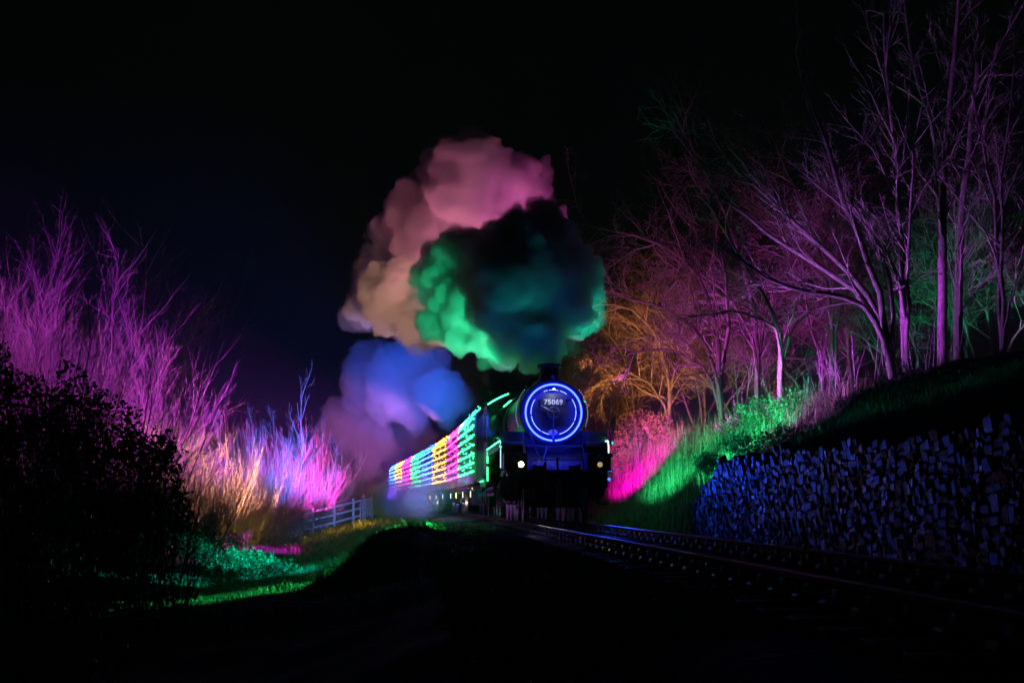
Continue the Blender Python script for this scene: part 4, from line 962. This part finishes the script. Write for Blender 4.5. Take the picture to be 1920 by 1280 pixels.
# ------------------------------------------------------------------ smoke and steam
def cloud(name, balls, voxel, density, label, kids=(16, 7), seed=1, disp=.18, dscale=.55, aniso=.15, cutz=None):
    r = np.random.default_rng(seed); S = []
    def rnd(k): d = r.normal(size=(k, 3)); return d / np.linalg.norm(d, axis=1, keepdims=True)
    for x, y, z, R0 in balls:
        S.append((np.array([x, y, z]), R0))
        for d in rnd(kids[0]):
            r1 = R0 * r.uniform(.26, .46); c1_ = np.array([x, y, z]) + d * (R0 * r.uniform(.82, .98)); S.append((c1_, r1))
            for d2 in rnd(kids[1]):
                if d2.dot(d) < -.1: continue
                S.append((c1_ + d2 * r1 * .88, r1 * r.uniform(.28, .5)))
    bm = bmesh.new(); bmesh.ops.create_icosphere(bm, subdivisions=2, radius=1); bm.verts.ensure_lookup_table()
    bv = np.array([v.co for v in bm.verts]); bf = np.array([[v.index for v in f.verts] for f in bm.faces]); bm.free()
    V = np.concatenate([c + bv * q for c, q in S]); Fc = np.concatenate([bf + i * len(bv) for i in range(len(S))])
    me = fast_mesh(name + '_raw', V, Fc, 'white'); o = link(name + '_raw', me)
    md = o.modifiers.new('r', 'REMESH'); md.mode = 'VOXEL'; md.voxel_size = voxel
    s1 = o.modifiers.new('s', 'SMOOTH'); s1.iterations = 2; s1.factor = .5
    if disp > 0:
        tx = bpy.data.textures.new('billow', 'CLOUDS'); tx.noise_scale = dscale; tx.noise_depth = 4; tx.noise_basis = 'IMPROVED_PERLIN'
        d1 = o.modifiers.new('d', 'DISPLACE'); d1.texture = tx; d1.strength = disp * 2; d1.mid_level = .5; d1.texture_coords = 'LOCAL'
        t2 = bpy.data.textures.new('curl', 'CLOUDS'); t2.noise_scale = dscale * .3; t2.noise_depth = 3
        d2 = o.modifiers.new('e', 'DISPLACE'); d2.texture = t2; d2.strength = disp * .75; d2.mid_level = .5; d2.texture_coords = 'LOCAL'
    bpy.context.view_layer.update(); dg = bpy.context.evaluated_depsgraph_get()
    out = bpy.data.meshes.new_from_object(o.evaluated_get(dg)); bpy.data.objects.remove(o); bpy.data.meshes.remove(me)
    out.materials.clear(); out.materials.append(vapour(name + '_vapour', density, aniso=aniso)); out.name = name
    e = link(name, out); tag(e, label, None, kind='stuff'); return e
def ball(px, py, Y, rpx): p = at(px, py, Y); return (p[0], p[1], p[2], rpx / FPX * Y)
cloud('smoke_plume', [ball(985, 530, 40.2, 105), ball(1050, 560, 40.4, 66), ball(945, 600, 40.6, 44), ball(1000, 640, 39.6, 46), ball(950, 655, 40.0, 32), ball(1030, 668, 39.4, 20), ball(1038, 685, 39.15, 11), ball(1000, 470, 40.5, 72), ball(1075, 510, 40.6, 44)],
      .056, 5.6, 'dark green lit smoke billowing straight up from the chimney', kids=(26, 12), seed=5, disp=.13, dscale=.35)
cloud('smoke_plume', [ball(850, 520, 43, 66), ball(875, 590, 42.2, 54), ball(825, 600, 43, 40), ball(860, 640, 42, 26), ball(905, 645, 41.6, 24), ball(880, 470, 43, 46)], .056, 4.8, 'bright green and pink lit smoke left of the dark billow', kids=(24, 12), seed=6, disp=.15, dscale=.4)
cloud('smoke_plume', [ball(880, 410, 50, 112), ball(800, 440, 50.5, 80), ball(960, 370, 49, 68), ball(850, 330, 48.6, 58), ball(905, 300, 48.2, 42), ball(755, 490, 51, 52), ball(1000, 420, 49.5, 50), ball(770, 390, 49.5, 50)],
      .075, 2.9, 'pink and magenta lit smoke trailing high behind', kids=(26, 11), seed=7, disp=.2, dscale=.55)
cloud('smoke_plume', [ball(735, 555, 50, 60), ball(690, 575, 51, 32), ball(780, 590, 50, 42), ball(700, 520, 52, 30), ball(725, 605, 50, 26), ball(665, 580, 51, 18), ball(765, 625, 49.5, 20)], .06, 4.0, 'peach and lavender lit smoke at the left edge of the plume', kids=(24, 11), seed=8, disp=.16, dscale=.45)
cloud('smoke_veil', [ball(985, 530, 40.4, 122), ball(1050, 560, 40.6, 78), ball(850, 540, 43, 84), ball(940, 650, 40.6, 44), ball(880, 410, 50, 128), ball(800, 440, 50.5, 94), ball(960, 370, 49, 82), ball(860, 325, 48.6, 72), ball(740, 540, 50.5, 84), ball(690, 580, 51, 46), ball(790, 610, 49, 54)],
      .11, .5, 'thin veil of smoke round the billows of the plume', kids=(14, 6), seed=15, disp=.4, dscale=.6)
cloud('steam_cloud', [ball(690, 710, 64, 58), ball(760, 720, 62, 78), ball(830, 740, 58, 52), ball(655, 790, 66, 50), ball(700, 830, 66, 46), ball(630, 800, 68, 34), ball(690, 870, 67, 28), ball(760, 800, 70, 50)], (.12), .45, 'blue and violet lit steam drifting low behind the carriages', seed=9, disp=.4, dscale=1.0)
cloud('low_steam', [(*on_track(s_, -2.7 - .012 * s_, .75)[:2], .75, .8 + .006 * s_) for s_ in np.arange(22, 104, 2.6)], .16, .16, 'thin steam along the foot of the carriages, lit blue violet and gold', kids=(7, 4), seed=12, disp=.3, dscale=.8)
F(c2, (-1.45, 1.0, .9), at(665, 915, 105), 'blue', (.03, .04, 1.0), 24000, 20, .9)
cloud('steam_wisp', [ball(855, 978, 43, 16), ball(835, 988, 42, 11), ball(880, 966, 44, 12), ball(815, 990, 42, 8)], .05, .22, 'thin teal steam drifting over the ballast by the engine', kids=(10, 4), seed=10, disp=.2, dscale=.3)
# lamps on the running plate, boiler and roofs that colour the smoke
F(loco, (-1.42, 1.2, 2.25), at(840, 550, 42.6), 'green', (.02, 1.0, .36), 2600, 30, .8)
F(loco, (-1.42, 2.0, 2.25), at(740, 560, 50), 'gold', (1.0, .48, .30), 6500, 18, .7)
F(loco, (-1.25, 8.4, 3.85), at(790, 390, 49.5), 'pink', (1.0, .25, .36), 2200, 46, .7)
F(loco, (1.42, 2.0, 2.25), at(975, 370, 50), 'mag', (.9, .06, .6), 3800, 22, .7)
F(loco, (-.5, 3.6, 3.65), at(935, 655, 41), 'teal', (.3, 1.0, .72), 200, 70)
F(loco, (.0, 9.0, 4.0), at(890, 310, 48.5), 'pink', (.9, .16, .40), 2300, 44)
F(c1, (-1.0, .5, 3.75), at(680, 570, 51), 'violet', (.5, .3, 1.0), 3500, 36)
F(loco, (-1.42, 8.0, 3.5), at(815, 640, 45), 'pink', (1.0, .3, .55), 1300, 40)
F(loco, (-1.42, 2.8, 2.25), at(765, 720, 62), 'blue', (.0, .11, 1.0), 90000, 14, .9)
F(c1, (-1.45, 1.5, 3.0), at(625, 810, 66), 'pink', (.85, .22, .8), 11000, 26)
F(loco, (.95, 4.6, 3.35), at(1095, 570, 41.1), 'teal', (0, 1.0, .6), 900, 36)
F(loco, (0, 1.5, 3.75), at(985, 540, 38.5), 'teal', (0, 1.0, .36), 46, 66, 1.0)  # added weak lamp, tints the unlit front billow dark teal
# ------------------------------------------------------------------ night mist over the whole cutting
hz = MB().box((0, 440, 9), (1240, 1160, 36)).build('haze', vapour('mist', HAZE, (.9, .93, 1.0), .3), smooth=False); tag(hz, 'thin night mist hanging over the cutting', None, kind='stuff')
